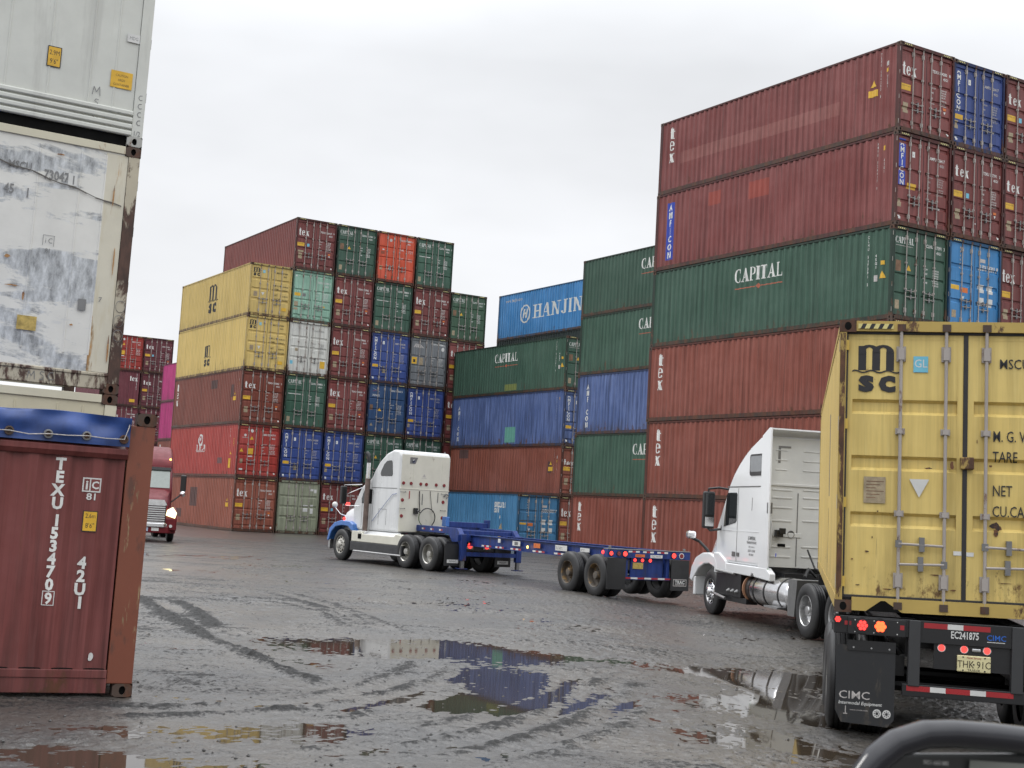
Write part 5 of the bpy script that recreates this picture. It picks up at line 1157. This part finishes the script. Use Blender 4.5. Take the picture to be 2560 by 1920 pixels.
mb.prism([(-.80, 1.40), (-.68, 1.60), (.68, 1.60), (.80, 1.40)], 1.16, 1.28, CHROME, 'y'); obj('grille_bar', mb, gr)
mb = MB(); mb.prism([(-1.19, .92), (-.9, 1.25), (.9, 1.25), (1.19, .92), (1.19, .8), (-1.19, .8)], .34, .60, RP, 'z'); mb.prism([(-.86, 1.20), (-.74, 1.30), (.74, 1.30), (.86, 1.20)], .56, .72, CHROME, 'z'); bp_ = bevo(obj('bumper', mb, Cx), .03)
mb = MB(); mb.box(-.16, .16, 1.252, 1.262, .40, .54, simple('pale_plate', (.4, .5, .62), .4)); obj('number_plate', mb, Cx); mb = MB(); mb.box(-.55, -.28, 1.252, 1.262, .42, .54, WREF); obj('bumper_vent', mb, bp_)
lamp(Cx, -.92, -1.15, 3.2, .04, AMB, 'y', 'marker_lamp')
mb = chassis_frame(Cx, -7.2, 1.1); obj('frame', mb, Cx)
# ------------------------------------------------------------------ side mirror guard of the vehicle the photo was taken from
MI = thing('side_mirror', 'black tubular mirror guard with mirrored phone number, lower right corner', 'mirror', (.47, 1.30, 1.55))
def camray(px, py, d):
    u, v = (px - 1280) / 3398.9, (py - 960) / 3398.9
    return tuple(cam.matrix_world @ Vector((u * d, -v * d, -d)) - Vector(MI.location))
GT = [(2128, 2010), (2150, 1960), (2190, 1905), (2240, 1865), (2310, 1842), (2380, 1840), (2480, 1848), (2600, 1862), (2750, 1882)]
pts = []
for i in range(len(GT) - 1):
    for t in (0, .34, .67): pts.append(tuple(GT[i][k] + (GT[i + 1][k] - GT[i][k]) * t for k in (0, 1)))
mb = MB(); mb.tube([camray(a, b - 6, 1.3 + .00012 * (a - 2100)) for a, b in pts], .0138, simple('gloss_black_tube', (.010, .010, .014), .12, var=.1), 20); obj('guard_tube', mb, MI, smooth=80)
mb = MB(); a = [camray(x_, y_, 1.36) for x_, y_ in ((2180, 1882), (2600, 1882), (2600, 2100), (2150, 2100))]; b = [camray(x_, y_, 1.42) for x_, y_ in ((2180, 1882), (2600, 1882), (2600, 2100), (2150, 2100))]
mb.loft([a, b], simple('mirror_back', (.035, .036, .036), .35)); hs = obj('mirror_head', mb, MI, bevel=.004)
mb = MB(); a = [camray(x_, y_, 1.352) for x_, y_ in ((2425, 1900), (2600, 1912), (2600, 2080), (2410, 2080))]; b = [camray(x_, y_, 1.362) for x_, y_ in ((2425, 1900), (2600, 1912), (2600, 2080), (2410, 2080))]
mb.loft([a, b], simple('pale_reflection_panel', (.20, .21, .19), .3)); obj('mirror_glass', mb, MI)
D = Decal(); D.text('580-566-1200', 0, 0, 1, WREF, .75, .0, 'c')
o_ = Vector(camray(2340, 1912, 1.352)); ex = (Vector(camray(2440, 1919, 1.352)) - o_).normalized(); ez = (o_ - Vector(camray(2340, 2012, 1.352))).normalized(); k_ = .0042
D.build('marking', lambda u, z, off: tuple(o_ - ex * (u * k_) + ez * (z * k_)), hs)
# ------------------------------------------------------------------ ground: wet gravelly hardstanding with real relief, standing water in the hollows
def sst(x, a, b): t = np.clip((x - a) / (b - a), 0, 1); return t * t * (3 - 2 * t)
rs = np.random.RandomState(5)
def vnoise(x, y, s, seed):
    T_ = np.random.RandomState(seed).rand(256, 256); x = x * s + 1000.3; y = y * s + 1000.7
    xi, yi = np.floor(x).astype(int), np.floor(y).astype(int); fx, fy = x - xi, y - yi; fx = fx * fx * (3 - 2 * fx); fy = fy * fy * (3 - 2 * fy)
    g = lambda a, b: T_[a % 256, b % 256]
    return (g(xi, yi) * (1 - fx) + g(xi + 1, yi) * fx) * (1 - fy) + (g(xi, yi + 1) * (1 - fx) + g(xi + 1, yi + 1) * fx) * fy - .5
def fbm(x, y, s, n, seed, g=.5):
    r = 0; a = 1
    for i in range(n): r = r + a * vnoise(x, y, s * 2 ** i, seed + i); a *= g
    return r
def level(x, y): return -.17 * sst(x, 1.6, 4.2) * sst(y, 60, 36) * (1 - .0 * x)
PUD = [(-1.0, 18.4, 1.8, 1.5, 1.25), (1.2, 18.2, 1.7, .9, .62), (.3, 16.0, .6, 1.5, .8), (3.6, 16.6, 1.0, .9, .9), (4.2, 14.6, 1.2, .7, .9), (2.9, 12.2, .5, .6, .8), (3.3, 10.9, 1.0, .5, .8), (-2.3, 15.6, .9, .7, .7), (.3, 14.6, .9, 1.6, .75), (3.2, 18.6, 1.5, 1.1, .95), (5.3, 20.0, 1.6, .9, .8), (2.0, 11.9, .55, .9, .9), (2.55, 13.2, .5, .8, .85), (-2.6, 11.3, 1.6, .45, .7), (-2.2, 12.9, 1.0, .35, .6), (-.6, 13.5, 1.3, .4, .6),
       (3.0, 15.3, 1.1, 1.0, .85), (1.9, 10.4, 1.0, .35, .7), (-3.0, 9.9, 1.3, .5, .8), (-9, 34, 3.5, 1.8, .6), (1.4, 62, 6, 4, .8), (-3, 27, 3, .8, .45), (5.0, 12.0, 2.2, 1.4, .9), (-4.4, 16.8, 1.5, .6, .6), (-1.5, 23, 3.5, .9, .4)]
TRACKS = [[(-6.53, 24.56), (-5.05, 21.02), (-3.83, 18.17), (-3.23, 17.1), (-2.67, 15.91), (-1.95, 14.57), (-1.68, 13.97)], [(-5.73, 24.05), (-4.85, 22.08), (-3.97, 19.41)], [(-4.54, 27.76), (-3.36, 25.4), (-2.4, 22.95), (-1.43, 19.98)], [(-4.42, 16.82), (-3.81, 16.87), (-3.11, 17.02)], [(-3.6, 11.54), (-3.23, 11.75), (-2.56, 12.12), (-2.06, 12.59), (-1.55, 13.24), (-1.12, 14.41), (-0.85, 15.69), (-0.77, 17.09)], [(-2.05, 11.95), (-1.52, 12.3), (-1.12, 13.2), (-0.79, 14.05), (-0.57, 15.3)], [(-0.98, 10.85), (-0.58, 11.4), (-0.05, 12.43), (0.37, 13.54), (0.74, 14.66), (1.05, 16.42)], [(-0.69, 10.46), (-0.04, 11.49), (0.56, 12.91), (1.09, 14.65), (1.41, 16.2)], [(-5.26, 25.7), (-3.83, 25.01), (-2.85, 23.6), (-1.96, 20.78)], [(-1.53, 10.13), (-0.99, 10.55), (-0.42, 11.23)], [(-0.37, 10.25), (0.23, 11.03), (0.98, 12.73), (1.56, 14.88)]]
def height(x, y):
    h = .0178 + .017 * fbm(x, y, .45, 3, 11) + .007 * fbm(x, y, 2.1, 3, 31) + .021 * fbm(x, y, 15, 2, 51, .9) * (.55 + 1.2 * np.clip(fbm(x, y, .9, 2, 17) + .4, 0, 1))
    xw = x + .5 * fbm(x, y, .8, 3, 71); yw = y + .9 * fbm(x, y, .7, 3, 91)
    for (a, b, p, q_, d) in PUD: h = h - .026 * d * np.exp(-(((xw - a) / p) ** 2 + ((yw - b) / q_) ** 2) ** 1.3)
    # wheel tracks: pressed-in ruts with lugged tread and thrown-up gravelly shoulders
    for ti, tk in enumerate(TRACKS):
        d = np.full_like(h, 9.0); al = np.zeros_like(h); acc = 0
        for (a0, b0), (a1, b1) in zip(tk[:-1], tk[1:]):
            dx, dy = a1 - a0, b1 - b0; ln = math.hypot(dx, dy); t = np.clip(((x - a0) * dx + (y - b0) * dy) / ln ** 2, 0, 1); e = np.hypot(x - a0 - t * dx, y - b0 - t * dy); m_ = e < d
            al = np.where(m_, acc + t * ln, al); d = np.where(m_, e, d); acc += ln
        d = d + .05 * vnoise(x, y, 1.6, 40 + ti); big = ti in (0, 1); fade = sst(al, 0, .5) * sst(acc - al, 0, .6)
        w_ = .13 if not big else .10
        rough_ = .6 + 1.3 * np.abs(vnoise(x, y, 6, 5)) + 1.0 * vnoise(x, y, 15, 6)
        h = h + fade * (-.007 * np.exp(-(d / w_) ** 2) + (.052 if big else .019) * rough_ * np.exp(-((d - (0 if big else w_ * 1.9)) / (w_ * (1.3 if big else .8))) ** 2))
    # keep the mud off the container feet
    return h
ys = [8.3]
while ys[-1] < 60: ys.append(ys[-1] + max(.022, .0022 * ys[-1]) * (1 if ys[-1] < 26 else 2.2))
ys = np.array(ys); xs = np.concatenate([np.linspace(-26, -7.5, 70), np.arange(-7.4, 9.0, .034), np.linspace(9.1, 26, 60)])
GX, GY = np.meshgrid(xs, ys); edge = sst(GX, -26, -20) * sst(-GX, -26, -20) * sst(GY, 8.3, 8.8) * sst(-GY, -60, -50)
far = sst(GY, 45, 30) * .8 + .2
GZ = level(GX, GY) * sst(-GX, -26, -16) + (height(GX, GY) - .004) * edge * far
def gridmesh(name, X_, Y_, Z_, mats):
    ny, nx = X_.shape; co = np.stack([X_, Y_, Z_], -1).reshape(-1, 3); idx = np.arange(ny * nx).reshape(ny, nx)
    q = np.stack([idx[:-1, :-1], idx[:-1, 1:], idx[1:, 1:], idx[1:, :-1]], -1).reshape(-1, 4)
    me = bpy.data.meshes.new(name); me.vertices.add(len(co)); me.vertices.foreach_set('co', co.ravel().astype('f')); me.loops.add(q.size); me.loops.foreach_set('vertex_index', q.ravel().astype('i'))
    me.polygons.add(len(q)); me.polygons.foreach_set('loop_start', np.arange(0, q.size, 4).astype('i')); me.polygons.foreach_set('loop_total', np.full(len(q), 4, 'i')); me.polygons.foreach_set('use_smooth', np.ones(len(q), bool))
    me.update(calc_edges=True); me.materials.append(mats); return me
def ground_mat():
    m, nt, b = base_mat('wet_gravel'); tc = N(nt, 'ShaderNodeTexCoord'); P = tc.outputs['Object']
    sz = N(nt, 'ShaderNodeSeparateXYZ'); nt.links.new(P, sz.inputs[0])
    a = noise(nt, P, (.5, .5, 0), 1, 5, .6); g = noise(nt, P, (38, 38, 0), 1, 4, .7); g2 = noise(nt, P, (17, 14, 0), 1, 6, .75); st = noise(nt, P, (.9, 2.6, 0), 1, 6, .65)
    col = mixc(nt, rng(nt, a, .38, .62), (.052, .050, .048), (.080, .070, .058))
    col = mixc(nt, rng(nt, g, .57, .70, 0, .8), col, (.17, .165, .155)); col = mixc(nt, rng(nt, g, .47, .36, 0, .9), col, (.008, .008, .008))
    at = N(nt, 'ShaderNodeAttribute', attribute_name='rise'); st2 = noise(nt, P, (.35, 1.0, 0), 1, 7, .7)
    wet = mth(nt, 'ADD', mth(nt, 'ADD', mth(nt, 'MULTIPLY', st, .22), mth(nt, 'MULTIPLY', g2, .48)), mth(nt, 'ADD', mth(nt, 'MULTIPLY', st2, .30), mth(nt, 'MULTIPLY', mth(nt, 'SUBTRACT', at.outputs['Fac'], .020), 4.5)))
    dry = rng(nt, wet, .510, .585)
    col = mixc(nt, dry, col, mixc(nt, rng(nt, g, .5, .7), (.012, .012, .012), (.07, .068, .065)))
    nt.links.new(col, b.inputs['Base Color']); nt.links.new(rng(nt, dry, 0, 1, .29, .62), b.inputs['Roughness']); nt.links.new(rng(nt, dry, 0, 1, 1.0, .28), b.inputs['Specular IOR Level'])
    bp = N(nt, 'ShaderNodeBump', ins={'Strength': 1.0, 'Distance': .011}); nt.links.new(mth(nt, 'ADD', mth(nt, 'MULTIPLY', g, .7), mth(nt, 'MULTIPLY', g2, 1.2)), bp.inputs['Height']); nt.links.new(bp.outputs[0], b.inputs['Normal'])
    return m
GM = ground_mat()
gme = gridmesh('ground', GX, GY, GZ, GM); ra = gme.attributes.new('rise', 'FLOAT', 'POINT'); ra.data.foreach_set('value', ((height(GX, GY)) * edge * far + .030 * (1 - far * edge)).ravel().astype('f'))
struct('ground', gme)
mb = MB(); F_ = 900
for (x0, x1, y0, y1) in ((-F_, F_, 60, 1500), (-F_, F_, -F_, 8.3), (-F_, -26, 8.3, 60), (26, F_, 8.3, 60)): mb.add([(x0, y0, 0), (x1, y0, 0), (x1, y1, 0), (x0, y1, 0)], [(0, 1, 2, 3)], GM)
struct('ground', mb.mesh('far_ground'))
def water_mat():
    m, nt, b = base_mat('muddy_water'); tc = N(nt, 'ShaderNodeTexCoord')
    nt.links.new(mixc(nt, noise(nt, tc.outputs['Object'], (.6, .6, 0), 1, 3), (.055, .040, .026), (.030, .026, .022)), b.inputs['Base Color'])
    b.inputs['Roughness'].default_value = .03; b.inputs['IOR'].default_value = 1.36; b.inputs['Specular IOR Level'].default_value = .6
    bp = N(nt, 'ShaderNodeBump', ins={'Strength': .05, 'Distance': .004}); nt.links.new(noise(nt, tc.outputs['Object'], (4, 4, 0), 1, 3), bp.inputs['Height']); nt.links.new(bp.outputs[0], b.inputs['Normal'])
    return m
wx = np.linspace(-20, 14, 120); wy = np.linspace(9.2, 56, 120); WX, WY = np.meshgrid(wx, wy)
struct('water', gridmesh('water', WX, WY, level(WX, WY) - .0005, water_mat()))
# loose stones
mb = MB(); st_mat = simple('dark_stone', (.05, .048, .045), .45, var=.5, vs=20)
n_ = 1500; sy = 9.5 + 20 * rs.rand(n_) ** 1.3; sx_ = (rs.rand(n_) - .5) * sy * .74; sr = .005 + .016 * rs.rand(n_) ** 3
lv = level(sx_, sy); szz = np.maximum(lv + height(sx_, sy), lv)
for x, y, z, r_ in zip(sx_, sy, szz, sr):
    V = [(x + r_ * a * (.7 + .6 * rs.rand()), y + r_ * b * (.7 + .6 * rs.rand()), z + r_ * .6 * c) for a, b, c in ((1, 0, 0), (-1, 0, 0), (0, 1, 0), (0, -1, 0), (0, 0, 1), (0, 0, -1))]
    mb.add(V, [(0, 2, 4), (2, 1, 4), (1, 3, 4), (3, 0, 4), (2, 0, 5), (1, 2, 5), (3, 1, 5), (0, 3, 5)], st_mat)
o = obj('gravel', mb); o['kind'] = 'stuff'
